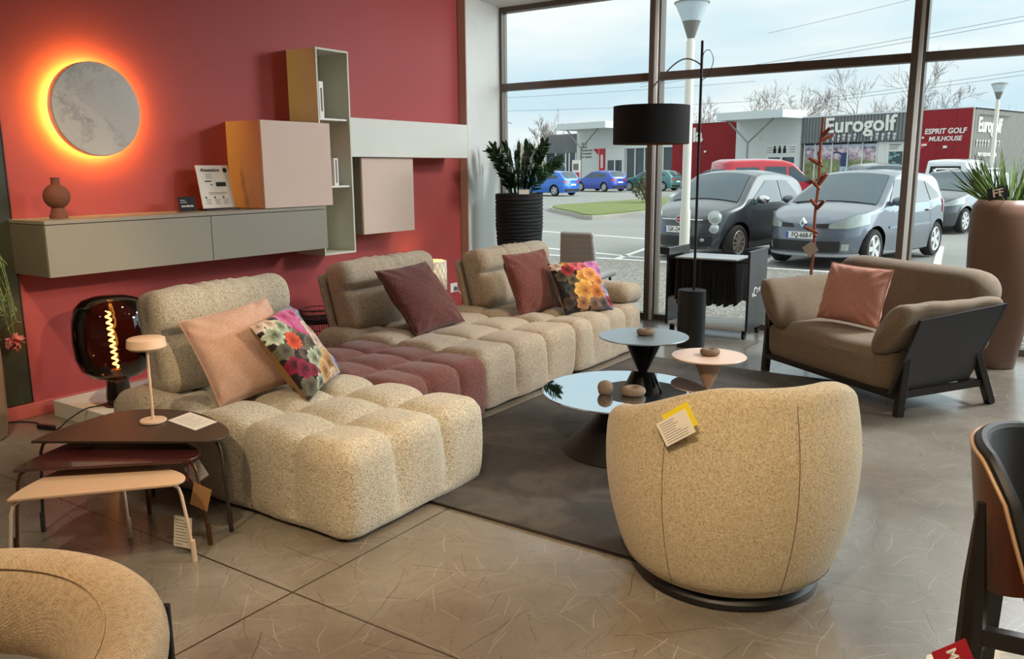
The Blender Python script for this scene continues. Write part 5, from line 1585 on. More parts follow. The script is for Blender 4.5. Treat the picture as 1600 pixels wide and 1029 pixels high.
# ---- grey five-door hatchback
root = make_car('car', 'grey-blue five-door hatchback parked nose-on behind the copper coat stand', (-3.24, 15.59, OUT_Z), -101.9, 1.01)
c = Car(root, 3.99, 1.72, 1.19, -1.385, .305, [(-1.995, .92), (-1.95, 1.05), (-1.62, 1.38), (-1.45, 1.44), (-.7, 1.49), (-.1, 1.475), (.12, 1.43), (.35, 1.31), (1.02, .965), (1.15, .945), (1.55, .87), (1.86, .77), (1.995, .70)], .96, .72, .19, 1.1, .6, 2.6, 3.2, .22, .05)
pm_ = paint('slate_grey_paint', (92, 100, 112)); c.body(pm_)
c.top_patch(.14, 1.0, .93, .95).build('windscreen', M['car_glass'], root)
c.top_patch(-1.93, -1.6, .8, .84).build('rear_window', M['car_glass'], root)
for sg in (1, -1):
    c.side(sg, .74, .02, K(.975), lambda x: min(1.37, .985 + (.76 - x) * .72), .008).build('side_window', M['car_glass'], root)
    c.side(sg, -.04, -.95, K(.985), lambda x: 1.37 - max(0, -.3 - x) * .05, .008).build('side_window', M['car_glass'], root)
    c.side(sg, -1.0, -1.42, lambda x: 1.0 + max(0, -1.0 - x) * .1, lambda x: 1.33 - max(0, -1.05 - x) * .55, .008).build('side_window', M['car_glass'], root)
    c.face(.40, 1.12, lambda l: .635 + .07 * max(0, (l - .7)) / .42, lambda l: .70 + .155 * min(1, (l - .40) / .45) + .02 * max(0, l - .85), .01, 18, 6, sg).build('headlight', M['lamp_clear'], root)
    c.face(.16, .42, lambda l: .64 + 0 * l, lambda l: .70 + .05 * (l - .16), .008, 8, 3, sg).build('upper_grille', M['car_black'], root)
    c.face(.62, .74, K(.30), K(.40), .014, 8, 4, sg).build('fog_light', M['lamp_clear'], root)
    c.side(sg, .75, -.95, K(.60), K(.635), .014, 12, 1).build('side_trim', plain('slate_trim', (120, 128, 138), .4), root)
    c.side(sg, -1.55, -1.85, lambda x: .78, lambda x: 1.02, .01, 6, 4).build('tail_light', M['lamp_red'], root)
    for xh in (-.02, -.88):
        p = c.pt(xh, c.yat(xh), .84); MB().box((xh, sg * (p.y + .022), .84), (.16, .03, .035)).build('door_handle', pm_, root, .008)
    for xh in (.10, -.99):
        c.side(sg, xh, xh - .010, K(.24), K(.96), .006, 1, 8).build('door_gap', M['car_black'], root)
c.face(-.60, .60, K(.27), K(.44), .006, 24, 4).build('lower_grille', M['car_black'], root)
c.face(-.95, .95, K(.20), K(.245), .022, 24, 1).build('front_lip', plain('lip_silver', (150, 152, 156), .4), root)
xb = c.pt(c.xf, 0, .71).x
dm = MB()
dm.add([(xb + .015, 0, .80), (xb + .02, .062, .715), (xb + .02, 0, .63), (xb + .02, -.062, .715), (xb + .05, 0, .79), (xb + .055, .05, .715), (xb + .055, 0, .64), (xb + .055, -.05, .715),
        (xb + .055, 0, .752), (xb + .055, .024, .715), (xb + .055, 0, .678), (xb + .055, -.024, .715)],
       [(0, 1, 5, 4), (1, 2, 6, 5), (2, 3, 7, 6), (3, 0, 4, 7), (4, 5, 9, 8), (5, 6, 10, 9), (6, 7, 11, 10), (7, 4, 8, 11)])
dm.build('badge', M['chrome'], root)
c.plate('FQ-668-F', .525)
c.wheels(M['rim'], 5); c.mirrors(.66, 1.0, pm_)
for a in (-.3, .25): MB().tube([(1.06, a - .3, .985), (1.03, a, 1.005), (1.0, a + .3, 1.0)], .01, 5).build('wiper', M['car_black'], root)

# ---- dark small estate car with roof bars (right)
root = make_car('car', 'dark estate car with roof bars parked beyond the grey hatchback', (-2.75, 24.2, OUT_Z), -106, .97)
c = Car(root, 4.2, 1.75, 1.2, -1.4, .31, [(-2.1, 1.0), (-2.05, 1.2), (-1.8, 1.47), (-.6, 1.53), (-.1, 1.50), (.12, 1.45), (.4, 1.28), (1.05, .99), (1.2, .965), (1.7, .86), (2.0, .74), (2.1, .68)], .98, .72, .2, 1.15, .6, 2.4, 3.2, .2, .05)
pm_ = paint('dark_grey_paint', (66, 70, 76)); c.body(pm_)
c.top_patch(.14, 1.02, .93, .95).build('windscreen', M['car_glass'], root)
for sg in (1, -1):
    c.side(sg, .78, -1.8, K(1.0), lambda x: min(1.40, 1.01 + (.8 - x) * .70), .008, 20).build('side_window', M['car_glass'], root)
    c.face(.42, 1.25, lambda l: .66 + .10 * max(0, l - .5), lambda l: .70 + .17 * min(1, (l - .42) / .6), .01, 16, 5, sg).build('headlight', M['lamp_clear'], root)
    MB().tube([(.0, sg * .55, 1.50), (-.1, sg * .55, 1.57), (-1.5, sg * .55, 1.57), (-1.6, sg * .55, 1.49)], .018, 6).build('roof_bar', M['chrome'], root)
c.face(-.45, .45, K(.42), K(.60), .008, 20, 4).build('upper_grille', M['car_black'], root)
c.face(-.7, .7, K(.24), K(.33), .008, 20, 3).build('lower_grille', M['car_black'], root)
c.wheels(M['rim'], 7); c.mirrors(.7, 1.03, pm_); c.plate('', .47, blue=False)

# ---- far cars seen from behind
def far_car(label, loc, deg, col, top, L, W, van=False, scale=1.0):
    root = make_car('car', label, loc, deg, scale)
    H = max(v for _, v in top)
    belt = H * .655
    c = Car(root, L, W, L / 2 - .85, -L / 2 + .75, .32, top, belt, .78 if not van else .86, .2, .9, .5, 2.6, 3.4, .2, .05)
    c.body(paint('car_paint_%d_%d_%d' % col, col))
    return root, c
def hatch(L, H):
    h = L / 2
    return [(-h, H * .62), (-h + .06, H * .70), (-h + .42, H * .93), (-h + .6, H * .965), (-.5, H), (0, H * .985), (.25, H * .95), (1.0, H * .665), (1.2, H * .64), (h - .25, H * .55), (h, H * .46)]
def finish_hatch(root, c, L, H, text=''):
    h = L / 2
    c.top_patch(.3, .98, .92, .94).build('windscreen', M['car_glass'], root)
    c.top_patch(-h + .08, -h + .44, .82, .86, .014).build('rear_window', M['car_glass'], root)
    for sg in (1, -1):
        c.side(sg, .7, -.05, K(c.belt + .02), lambda x: min(H - .13, c.belt + .03 + (.72 - x) * .72)).build('side_window', M['car_glass'], root)
        c.side(sg, -.1, -h + .55, lambda x: c.belt + .02 + max(0, -.6 - x) * .06, lambda x: H - .13 - max(0, -.6 - x) * .14).build('side_window', M['car_glass'], root)
        c.face(.34, .80, lambda l: H * .535, lambda l: H * .60, .012, 10, 3, sg, None, True).build('tail_light', M['lamp_red'], root)
    c.face(-.7, .7, K(.24), K(.42), .012, 16, 3, 1, None, True).build('rear_bumper', M['car_black'], root)
    c.plate(text, H * .45, rear=True, blue=False)
    c.wheels(M['rim'], 5)
root, c = far_car('bright blue car, first in the row behind the black planter', (-27.54, 44.45, OUT_Z), 170.5, (40, 110, 206), hatch(4.2, 1.46), 4.2, 1.78); finish_hatch(root, c, 4.2, 1.46)
root, c = far_car('deep blue hatchback, second in the far row of cars', (-28.94, 54.10, OUT_Z), 160, (44, 76, 178), hatch(4.1, 1.44), 4.1, 1.78); finish_hatch(root, c, 4.1, 1.44)
root, c = far_car('teal green car, third in the far row behind the window post', (-26.32, 57.03, OUT_Z), 173.6, (70, 124, 124), hatch(4.4, 1.46), 4.4, 1.82); finish_hatch(root, c, 4.4, 1.46)
root, c = far_car('dark grey car just beyond the lamp post, left of the red van', (-17.3, 46.2, OUT_Z), 168, (52, 58, 66), hatch(4.4, 1.52), 4.4, 1.82); finish_hatch(root, c, 4.4, 1.52)
root, c = far_car('dark car roof showing behind the grey hatchback', (-6.6, 33.4, OUT_Z), 120, (58, 56, 58), hatch(4.3, 1.68), 4.3, 1.8); finish_hatch(root, c, 4.3, 1.68)
def van_top(L, H):
    h = L / 2
    return [(-h, H * .90), (-h + .05, H * .955), (-h + .3, H * .985), (-.6, H), (.1, H * .985), (.4, H * .94), (1.05, H * .60), (1.25, H * .56), (h - .2, H * .47), (h, H * .38)]
root, c = far_car('red boxy van parked behind the black city car', (-8.55, 27.8, OUT_Z), 41, (190, 44, 58), van_top(4.0, 1.84), 4.0, 1.70, True)
for sg in (1, -1):
    c.side(sg, .95, .25, K(1.14), lambda x: min(1.62, 1.16 + (1.0 - x) * .75)).build('side_window', M['car_glass'], root)
    c.side(sg, .15, -.55, K(1.14), K(1.62)).build('side_window', M['car_glass'], root)
    c.side(sg, -.75, -1.5, K(1.2), K(1.6)).build('side_window', M['car_glass'], root)
    c.face(.6, .84, K(.75), K(1.05), .012, 8, 4, sg, None, True).build('tail_light', M['lamp_red'], root)
c.top_patch(.45, 1.02, .93, .94).build('windscreen', M['car_glass'], root)
c.face(-.62, .62, K(1.12), K(1.55), .012, 16, 4, 1, None, True).build('rear_window', M['car_glass'], root)
c.wheels(M['rim'], 5); c.mirrors(.95, 1.12, M['car_black'])
root, c = far_car('white van with a lettered rear window near the red facade', (-4.45, 41.5, OUT_Z), 78, (224, 228, 230), van_top(4.4, 1.86), 4.4, 1.8, True)
c.face(-.66, .66, K(1.15), K(1.6), .012, 16, 4, 1, None, True).build('rear_window', M['car_black'], root)
xr_ = c.pt(c.xr, 0, 1.36).x
text_mb('Eurogolf', .30, frame((xr_ - .03, 0, 1.36), (0, -1, 0), (0, 0, 1)), .004, .006, sx=.92).build('rear_lettering', M['white'], root)
for sg in (1, -1):
    c.side(sg, .95, .25, K(1.16), lambda x: min(1.62, 1.18 + (1.0 - x) * .75)).build('side_window', M['car_glass'], root)
    c.face(.72, .90, K(.8), K(1.25), .012, 8, 4, sg, None, True).build('tail_light', M['lamp_red'], root)
c.wheels(M['rim'], 5); c.plate('', .55, rear=True, blue=False)
# ================================================================== SHOPS ACROSS THE CAR PARK (local frame: x leftwards along the facade, y towards us, z up)
C0 = Vector((-6.04, 59.9, OUT_Z)); FA = math.atan2(.286, -.958)
def shop(name, label):
    return thing(name, label, 'building', C0, FA)
# local +x = (-.958,.286) ; local +y = (-.286,-.958)  (rotated +90deg from x => (-.286,-.958))
H0 = -OUT_Z
def zz(z): return z + H0
M['corr'] = plain('grey_corrugated_sheet', (128, 130, 132), .5, .1)
M['corr_side'] = plain('warm_grey_corrugated_sheet', (132, 128, 122), .6, .1)
M['clad'] = plain('pale_grey_cladding', (212, 217, 214), .55)
M['clad_red'] = plain('dark_red_cladding', (136, 34, 40), .6, spec=.2)
M['red_glass'] = plain('glossy_red_cladding', (142, 24, 34), .3, spec=.3)
M['canopy'] = plain('canopy_metal', (206, 212, 214), .5, .2)
M['shop_glass'] = plain('dark_shop_glass', (46, 60, 66), .08, var=.4, vscale=.8, spec=.8)
M['frame_white'] = plain('white_window_frame', (220, 222, 220), .5)
M['strut'] = plain('steel_strut', (140, 138, 134), .5, .4)
M['sign_red'] = plain('banner_red', (196, 36, 52), .6)
M['banner_white'] = plain('banner_white', (226, 224, 218), .6)
M['navy'] = plain('navy_print', (52, 70, 110), .7)
M['skin_print'] = plain('light_blue_print', (176, 196, 222), .7)
def corrugated(x0, x1, z0, z1, y, pitch, amp, mat, parent, nm='corrugated_fascia'):
    n = int(round((x1 - x0) / pitch)); m = MB(); vs = []; 
    prof = []
    for k in range(n):
        a = x0 + (x1 - x0) * k / n; p = (x1 - x0) / n
        prof += [(a, y), (a + p * .35, y), (a + p * .5, y + amp), (a + p * .85, y + amp)]
    prof.append((x1, y))
    vs = [(px, py, z0) for px, py in prof] + [(px, py, z1) for px, py in prof]
    k = len(prof); m.add(vs, [(i, i + 1, k + i + 1, k + i) for i in range(k - 1)][::1])
    return m.build(nm, mat, parent)
def planks(x0, x1, z0, z1, y, h, mat, parent, nm='cladding'):
    m = MB(); n = max(1, int(round((z1 - z0) / h)))
    for k in range(n):
        a = z0 + (z1 - z0) * k / n; b = z0 + (z1 - z0) * (k + 1) / n - .015
        m.bb(x0, x1, y - .3, y, a, b)
    m.bb(x0, x1, y - .3, y - .012, z0, z1)
    return m.build(nm, mat, parent)
def ltext(s, size, x, z, y, parent, mat, nm='lettering', bold=.01, sx=1.0, shear=0, depth=.03, space=1.0):
    return text_mb(s, size, frame((x, y, z), (-1, 0, 0), (0, 0, 1)), depth, bold, 'CENTER', sx, shear, space).build(nm, mat, parent)

# golf shop: grey fascia, poster windows, red corner
b = shop('shop_building', 'golf shop with grey lettered fascia, poster windows and red corner')
MB().bb(3.2, 11.9, -14, -.35, 0, zz(4.95)).build('main_block', M['corr_side'], b)
corrugated(3.2, 11.9, zz(3.15), zz(4.95), -.05, .24, .09, M['corr'], b)
MB().bb(3.2, 11.9, -.4, .06, zz(4.95), zz(5.05)).build('parapet', M['canopy'], b)
wn = MB(); wn.bb(6.2, 11.7, -.34, -.30, zz(1.0) - 1.1, zz(3.12))
tP = NT('blossom_poster'); c_ = tP.coord()
na = tP.noise(c_, 2.2, 6, .75); nb = tP.noise(c_, .8, 3)
spx = tP.n('ShaderNodeSeparateXYZ'); tP.l(c_, spx.inputs[0])
pcol = tP.ramp(na, [(.35, lin(104, 92, 92)), (.47, lin(176, 150, 166)), (.58, lin(222, 206, 216)), (.7, lin(238, 236, 240))])
grn = tP.ramp(na, [(.35, lin(84, 92, 58)), (.6, lin(150, 156, 106)), (.75, lin(206, 206, 190))])
lowm = tP.math('MULTIPLY', tP.math('SUBTRACT', tP.math('ADD', zz(1.9), tP.math('MULTIPLY', nb, .5)), spx.outputs[2]), 3.0, True)
skym = tP.math('MULTIPLY', tP.math('SUBTRACT', spx.outputs[2], tP.math('ADD', zz(2.55), tP.math('MULTIPLY', nb, .35))), 3.0, True)
pc_ = tP.mix(lowm, pcol, grn); pc_ = tP.mix(skym, pc_, lin(196, 214, 232))
M['poster'] = tP.bsdf(pc_, .3)
wn.build('poster_window', M['poster'], b)
fm = MB()
for x in (6.2, 7.25, 8.33, 9.5, 10.85, 11.7): fm.bb(x - .04, x + .04, -.32, -.22, 0, zz(3.12))
fm.build('window_frames', M['frame_white'], b)
MB().bb(6.2, 11.7, -.33, -.24, zz(3.02), zz(3.15)).build('blind_box', M['car_black'], b)
# golfer print (seen from behind, swinging)
gx = 8.85
gm = MB(); gm.prism([(0, 0), (.46, -.02), (.58, .45), (.62, .75), (.42, .98), (.1, .9), (-.02, .5)], -.0, .01); gm.xf(frame((gx, -.292, zz(1.5)), (-1, 0, 0), (0, 0, 1))); gm.build('poster_figure_jacket', M['navy'], b)
gm = MB(); gm.prism([(.0, 0), (-.10, -.5), (.12, -.5), (.26, -.1), (.36, -.5), (.56, -.5), (.46, .05)], 0, .008); gm.xf(frame((gx, -.292, zz(1.5)), (-1, 0, 0), (0, 0, 1))); gm.build('poster_figure_trousers', M['skin_print'], b)
gm = MB(); gm.prism([(.15, .82), (.05, .95), (-.35, 1.05), (-.65, .95), (-.63, .88), (-.3, .93), (.1, .75)], 0, .012); gm.prism([(-.6, .98), (-.64, .93), (-1.1, .55), (-1.12, .58)], 0, .012); gm.xf(frame((gx, -.292, zz(1.5)), (-1, 0, 0), (0, 0, 1))); gm.build('poster_figure_arms', M['navy'], b)
ltext('Eurogolf', .20, 11.15, zz(2.72), -.29, b, M['navy'], 'window_lettering', .002, 1, 0, .002)
ltext('CALLAWAY', .17, 6.85, zz(2.75), -.29, b, M['navy'], 'window_lettering', .001, 1, 0, .002)
o_ = ltext('Eurogolf', 1.42, 7.45, zz(4.28), .10, b, M['white'], 'fascia_lettering', .035, 1.02, 0, .04, 1.03)
gt = MB()
for k in range(14):
    x = 10.1 - k * .40
    if 7 <= k <= 8: continue
    z = zz(3.62) - (.06 if k % 2 else 0)
    gt.sphere((x, .08, z), (.12, .05, .12), 12, 8)
    gt.add([(x - .10, .09, z - .13), (x + .10, .09, z - .13), (x + .02, .09, z - .40), (x - .02, .09, z - .40), (x - .10, .12, z - .13), (x + .10, .12, z - .13), (x + .02, .12, z - .40), (x - .02, .12, z - .40)], [(4, 5, 6, 7), (0, 1, 5, 4), (1, 2, 6, 5), (2, 3, 7, 6), (3, 0, 4, 7)])
gt.build('golf_tee_marks', plain('pale_tee_marks', (196, 200, 204), .5), b)
# its glazed entrance
e_ = MB().bb(3.2, 6.0, -.34, -.28, 0, zz(3.12)).build('entrance_glass', M['shop_glass'], b)
f_ = MB()
for x0, x1 in ((5.6, 6.12), (5.35, 5.62), (4.25, 4.4), (3.2, 3.3)): f_.bb(x0, x1, -.30, -.2, 0, zz(3.12))
f_.bb(3.2, 5.6, -.30, -.22, zz(2.45), zz(3.1)); f_.build('entrance_frame', M['frame_white'], b)
gm = MB(); gm.bb(4.12, 4.32, -.215, -.20, zz(2.5), zz(2.9)); gm.sphere((4.22, -.2, zz(2.98)), (.09, .02, .1), 12, 8); gm.build('entrance_print', M['ink'], b)
gm = MB(); gm.bb(4.6, 5.4, -.215, -.205, zz(2.86), zz(2.92)); gm.bb(4.7, 5.3, -.215, -.205, zz(2.74), zz(2.78)); gm.bb(4.8, 5.4, -.215, -.205, zz(2.62), zz(2.66)); gm.build('entrance_print', M['ink_grey'], b)
gm = MB(); rnd = random.Random(2)
for k in range(26):
    x = rnd.uniform(4.45, 5.3); z = rnd.uniform(.9, zz(2.35)); gm.bb(x, x + rnd.uniform(.08, .3), -.275, -.262, z, z + rnd.uniform(.04, .15))
gm.build('display_stock', plain('stock_teal', (130, 180, 176), .6), b)
# red corner
MB().bb(0.0, 3.2, -14, .05, 0, zz(5.0)).build('red_corner_block', M['corr_side'], b)
rp = MB()
for x0, x1 in ((.06, 1.0), (1.02, 2.1), (2.12, 3.18)):
    for z0, z1 in ((0, 1.4), (1.42, 2.75), (2.77, 3.9), (3.92, zz(5.0))): rp.bb(x0, x1, .05, .08, z0, z1)
rp.build('red_panels', M['red_glass'], b)
MB().bb(-.02, 3.2, -14, .1, zz(5.0), zz(5.06)).build('parapet', M['canopy'], b)
MB().bb(-.02, .06, -.2, .09, 0, zz(5.0)).build('corner_trim', plain('corner_beige', (196, 188, 172), .6), b)
ltext('ESPRIT GOLF', .46, 1.65, zz(3.64), .085, b, M['white'], 'red_panel_lettering', .012, .98, .12, .02)
ltext('MULHOUSE', .40, 1.62, zz(3.17), .085, b, M['white'], 'red_panel_lettering', .010, .98, .12, .02)
MB().bb(2.95, 3.08, .085, .10, zz(3.22), zz(3.34)).build('small_mark', M['white'], b)
tr_ = MB(); tr_.add([(3.15, .09, zz(2.98)), (2.55, .09, zz(2.98)), (3.15, .09, zz(2.45)), (3.15, .11, zz(2.98)), (2.55, .11, zz(2.98)), (3.15, .11, zz(2.45))], [(3, 4, 5), (0, 1, 4, 3), (1, 2, 5, 4), (2, 0, 3, 5)])
tr_.build('shop_mark', M['sign_red'], b)
MB().bb(2.72, 3.05, .111, .118, zz(2.76), zz(2.88)).build('shop_mark_text', M['white'], b)
MB().box((1.55, .14, zz(2.66)), (.22, .16, .16)).build('wall_floodlight', M['white'], b, .02)
# side wall with letters (faces right)
def sidepl(d, z): return frame((-.10, -d, z), (0, -1, 0), (0, 0, 1))
m = MB(); n = 56; prof = []
for k in range(n):
    a = -14 * k / n; p = -14 / n
    prof += [(-.045, a), (-.045, a + p * .4), (-.07, a + p * .5), (-.07, a + p * .9)]
prof.append((-.02, -14))
vs = [(x, y, 0) for x, y in prof] + [(x, y, zz(4.93)) for x, y in prof]; k = len(prof)
m.add(vs, [(i, k + i, k + i + 1, i + 1) for i in range(k - 1)]); m.build('corrugated_side', M['corr_side'], b)
MB().bb(-.10, -.02, -14, 0, zz(4.93), zz(5.02)).build('side_parapet', M['black_matt'], b)
text_mb('Eurogolf', 1.25, sidepl(2.15, zz(3.95)), .03, .03, 'CENTER', .82).build('side_lettering', M['white'], b)
gt = MB()
for k in range(9):
    d = .45 + k * .42
    if k in (5,): continue
    gt.sphere((-.10, -d, zz(2.98)), (.04, .11, .11), 10, 8); gt.add([(-.11, -d - .08, zz(2.86)), (-.11, -d + .08, zz(2.86)), (-.11, -d, zz(2.58))], [(0, 2, 1)])
gt.build('side_tee_marks', plain('pale_tee_marks_side', (196, 196, 192), .5), b)
text_mb('ESPRIT GOLF MULHOUSE', .30, sidepl(2.1, zz(2.16)), .02, .008, 'CENTER', .85).build('side_lettering', M['white'], b)
for s_ in (0,): MB().tube([(-.2, -.5, zz(4.6)), (-.2, -5.0, zz(4.6))], .03, 6).build('light_rail', M['car_black'], b)

# two entrance pavilions with canopies
def pavilion(label, x0, x1, door, word, banner):
    b = shop('entrance_pavilion', label)
    planks(x0, x1, 0, zz(5.0), 0, .42, M['clad'], b)
    MB().bb(x0, x1, -12, -.3, 0, zz(4.9)).build('rear_block', M['corr_side'], b)
    MB().bb(x0 - .15, x1 - .1, -.4, 2.7, zz(4.93), zz(5.50)).build('canopy', M['canopy'], b, .01)
    xm = x0 + (x1 - x0) * .5
    pl = MB(); pl.cyl((xm, 2.45, 0), (xm, 2.45, zz(3.3)), .07, .07, 12); pl.build('post', M['strut'], b)
    for xe in (xm - 2.0, xm + 2.0):
        MB().cyl((xm, 2.45, zz(3.25)), (xe, 2.3, zz(4.94)), .065, .065, 10).build('strut', M['strut'], b)
    d0, d1, dz = door
    MB().bb(d0, d1, .0, .05, 0, zz(dz)).build('entrance_frame', M['frame_white'], b)
    g = MB(); w = (d1 - d0)
    for f0, f1, z0, z1 in ((.10, .46, .2, 2.1), (.54, .90, .2, 2.1)): g.bb(d0 + w * f0, d0 + w * f1, .05, .06, zz(z0) - H0 + .0, zz(z1) + .1)
    g.build('door_glass', M['shop_glass'], b)
    return b
b = pavilion('pale clad entrance pavilion with canopy left of the golf shop', 11.9, 17.56, (12.05, 14.8, 3.17), '', None)
pr_ = MB()
for k in range(3):
    x = 13.9 - k * .42 + .1; pr_.bb(x - .13, x + .13, .052, .062, zz(2.5), zz(2.86)); pr_.sphere((x, .06, zz(2.95)), (.08, .012, .1), 12, 8)
pr_.build('transom_print', M['ink'], b)
pr_ = MB()
for x0 in (12.25, 14.2):
    for k in range(3): pr_.bb(x0, x0 + .5, .052, .06, zz(2.55 + .17 * k), zz(2.59 + .17 * k))
pr_.build('transom_print', M['ink_grey'], b)
MB().box((15.4, .08, zz(3.6)), (.16, .16, .16)).build('wall_floodlight', M['white'], b, .02)
b = pavilion('pale clad entrance pavilion with canopy at the left end', 29.3, 35.5, (29.4, 31.6, 3.2), '', None)
MB().bb(31.75, 32.45, .0, .08, zz(1.0) - .9, zz(3.25)).build('red_banner', M['sign_red'], b)
MB().bb(31.95, 32.25, .081, .086, zz(1.5), zz(2.7)).build('banner_text', M['banner_white'], b)
for i_, w_ in enumerate(['Salons', 'Literie', 'Rangements', 'Decoration', 'Sur mesure']):
    text_mb(w_, .30, frame((34.9, .02, zz(3.75 - .30 * i_)), (-1, 0, 0), (0, 0, 1)), .004, .004, 'LEFT').build('wall_lettering', M['ink_grey'], b)
tr_ = MB(); tr_.add([(33.3, .03, zz(3.25)), (32.6, .03, zz(3.25)), (32.6, .03, zz(2.7)), (33.3, .05, zz(3.25)), (32.6, .05, zz(3.25)), (32.6, .05, zz(2.7))], [(3, 4, 5), (0, 1, 4, 3), (1, 2, 5, 4), (2, 0, 3, 5)]); tr_.build('wall_mark', M['sign_red'], b)
# red furniture shop
b = shop('shop_building', 'dark red clad shop front with white letters behind the drum lampshade')
planks(17.56, 23.9, 0, zz(5.0), .02, .34, M['clad_red'], b)
MB().bb(17.56, 29.3, -12, -.3, 0, zz(4.9)).build('rear_block', M['corr_side'], b)
MB().bb(17.5, 29.3, -.5, .08, zz(5.0), zz(5.06)).build('parapet', M['canopy'], b)
ltext('la', 1.5, 21.25, zz(4.05), .06, b, M['white'], 'fascia_lettering', .05, 1, 0, .04)
planks(23.9, 29.3, zz(3.2), zz(5.0), .0, .42, M['clad'], b)
MB().bb(23.9, 29.3, -.3, -.2, 0, zz(3.2)).build('shop_window', M['shop_glass'], b)
f_ = MB()
for x in (23.95, 25.0, 26.1, 27.1, 28.2, 29.25): f_.bb(x - .05, x + .05, -.22, -.1, 0, zz(3.2))
f_.build('window_frames', M['frame_white'], b)
MB().box((20.4, .1, zz(2.75)), (.16, .16, .16)).build('wall_floodlight', M['white'], b, .02)
wl_ = MB()
for k in range(5): wl_.sphere((24.3 + k * .7, -.45, zz(2.4 + .1 * (k % 3))), .06, 8, 6)
# left annexe
b = shop('shop_building', 'grey corrugated annexe with white framed windows at far left')
MB().bb(35.5, 40.0, -12, -.1, 0, zz(4.7)).build('main_block', M['corr_side'], b)
corrugated(35.5, 40.0, zz(2.95), zz(4.72), .0, .26, .09, M['corr'], b)
MB().bb(35.5, 40.0, -.1, -.05, 0, zz(2.95)).build('shop_window', M['shop_glass'], b)
f_ = MB()
for x in (35.6, 36.5, 37.0, 38.4, 39.9): f_.bb(x - .07, x + .07, -.05, .05, 0, zz(2.95))
f_.build('window_frames', M['frame_white'], b)
mk = MB(); rnd = random.Random(8)
for x in (37.6, 39.0):
    mk.tube(catmull([(x + .5, -.04, zz(1.7)), (x + .2, -.04, zz(2.0)), (x, -.04, zz(1.75)), (x - .3, -.04, zz(1.95)), (x - .45, -.04, zz(1.65))], 6), .05, 5)
mk.build('window_script', M['white'], b)
# advertising board by the cars
t = thing('advertising_board', 'white and red poster board standing behind the blue cars', 'sign', (-34.35, 60.0, OUT_Z), FA)
MB().bb(-.45, .45, -.04, .04, .5, 2.3).build('board', M['banner_white'], t)
MB().bb(-.44, .15, .041, .05, .55, 1.3).build('red_print', M['sign_red'], t)
MB().bb(-.3, .3, .041, .048, 1.5, 2.0).build('grey_print', M['ink_grey'], t)
MB().sphere((.05, .05, .9), (.22, .02, .25), 16, 10).build('white_print', M['white'], t)
for x in (-.35, .35): MB().cyl((x, 0, 0), (x, 0, .5), .04, .04, 8).build('post', M['strut'], t)

# ================================================================== STREET LAMPS, WIRES, TREES
M['pole_paint'] = plain('pale_pole_paint', (206, 202, 190), .5, var=.05)
M['lens'] = plain('frosted_lens', (196, 208, 216), .25, var=.08, vscale=9)
M['lamp_grey'] = plain('lamp_housing_grey', (120, 116, 110), .5)
def street_lamp(label, x, y, h, s=1.0):
    t = thing('street_lamp', label, 'street lamp', (x, y, OUT_Z))
    MB().lathe([(0, 0), (.085 * s, 0), (.085 * s, .9), (.07 * s, .95), (.068 * s, h - .62 * s), (.055 * s, h - .60 * s), (.05 * s, h - .55 * s)], 20).build('pole', M['pole_paint'], t)
    MB().lathe([(.05 * s, h - .58 * s), (.06 * s, h - .56 * s), (.14 * s, h - .32 * s), (.145 * s, h - .32 * s)], 28).build('housing', M['lamp_grey'], t)
    MB().lathe([(.142 * s, h - .32 * s), (.262 * s, h - .05 * s)], 28).build('lens', M['lens'], t)
    MB().lathe([(.262 * s, h - .05 * s), (.275 * s, h - .05 * s), (.275 * s, h - .03 * s), (.2 * s, h), (0, h + .03 * s)], 28).build('cap', M['lamp_grey'], t)
street_lamp('tall pale lamp post with cone lantern right outside the window', -5.37, 12.98, 4.17)
street_lamp('distant cone-lantern lamp post in front of the golf shop side', -3.6, 44.4, 5.25, 1.25)
t = thing('street_lamp', 'thin distant lamp post seen between window frame and bare tree', 'street lamp', (-55.5, 81.0, OUT_Z))
MB().cyl((0, 0, 0), (0, 0, 7.0), .09, .06, 8).build('pole', M['strut'], t); MB().tube([(-.9, 0, 6.75), (0, 0, 6.9), (.6, 0, 6.75)], .05, 6).build('lamp_arm', M['strut'], t)

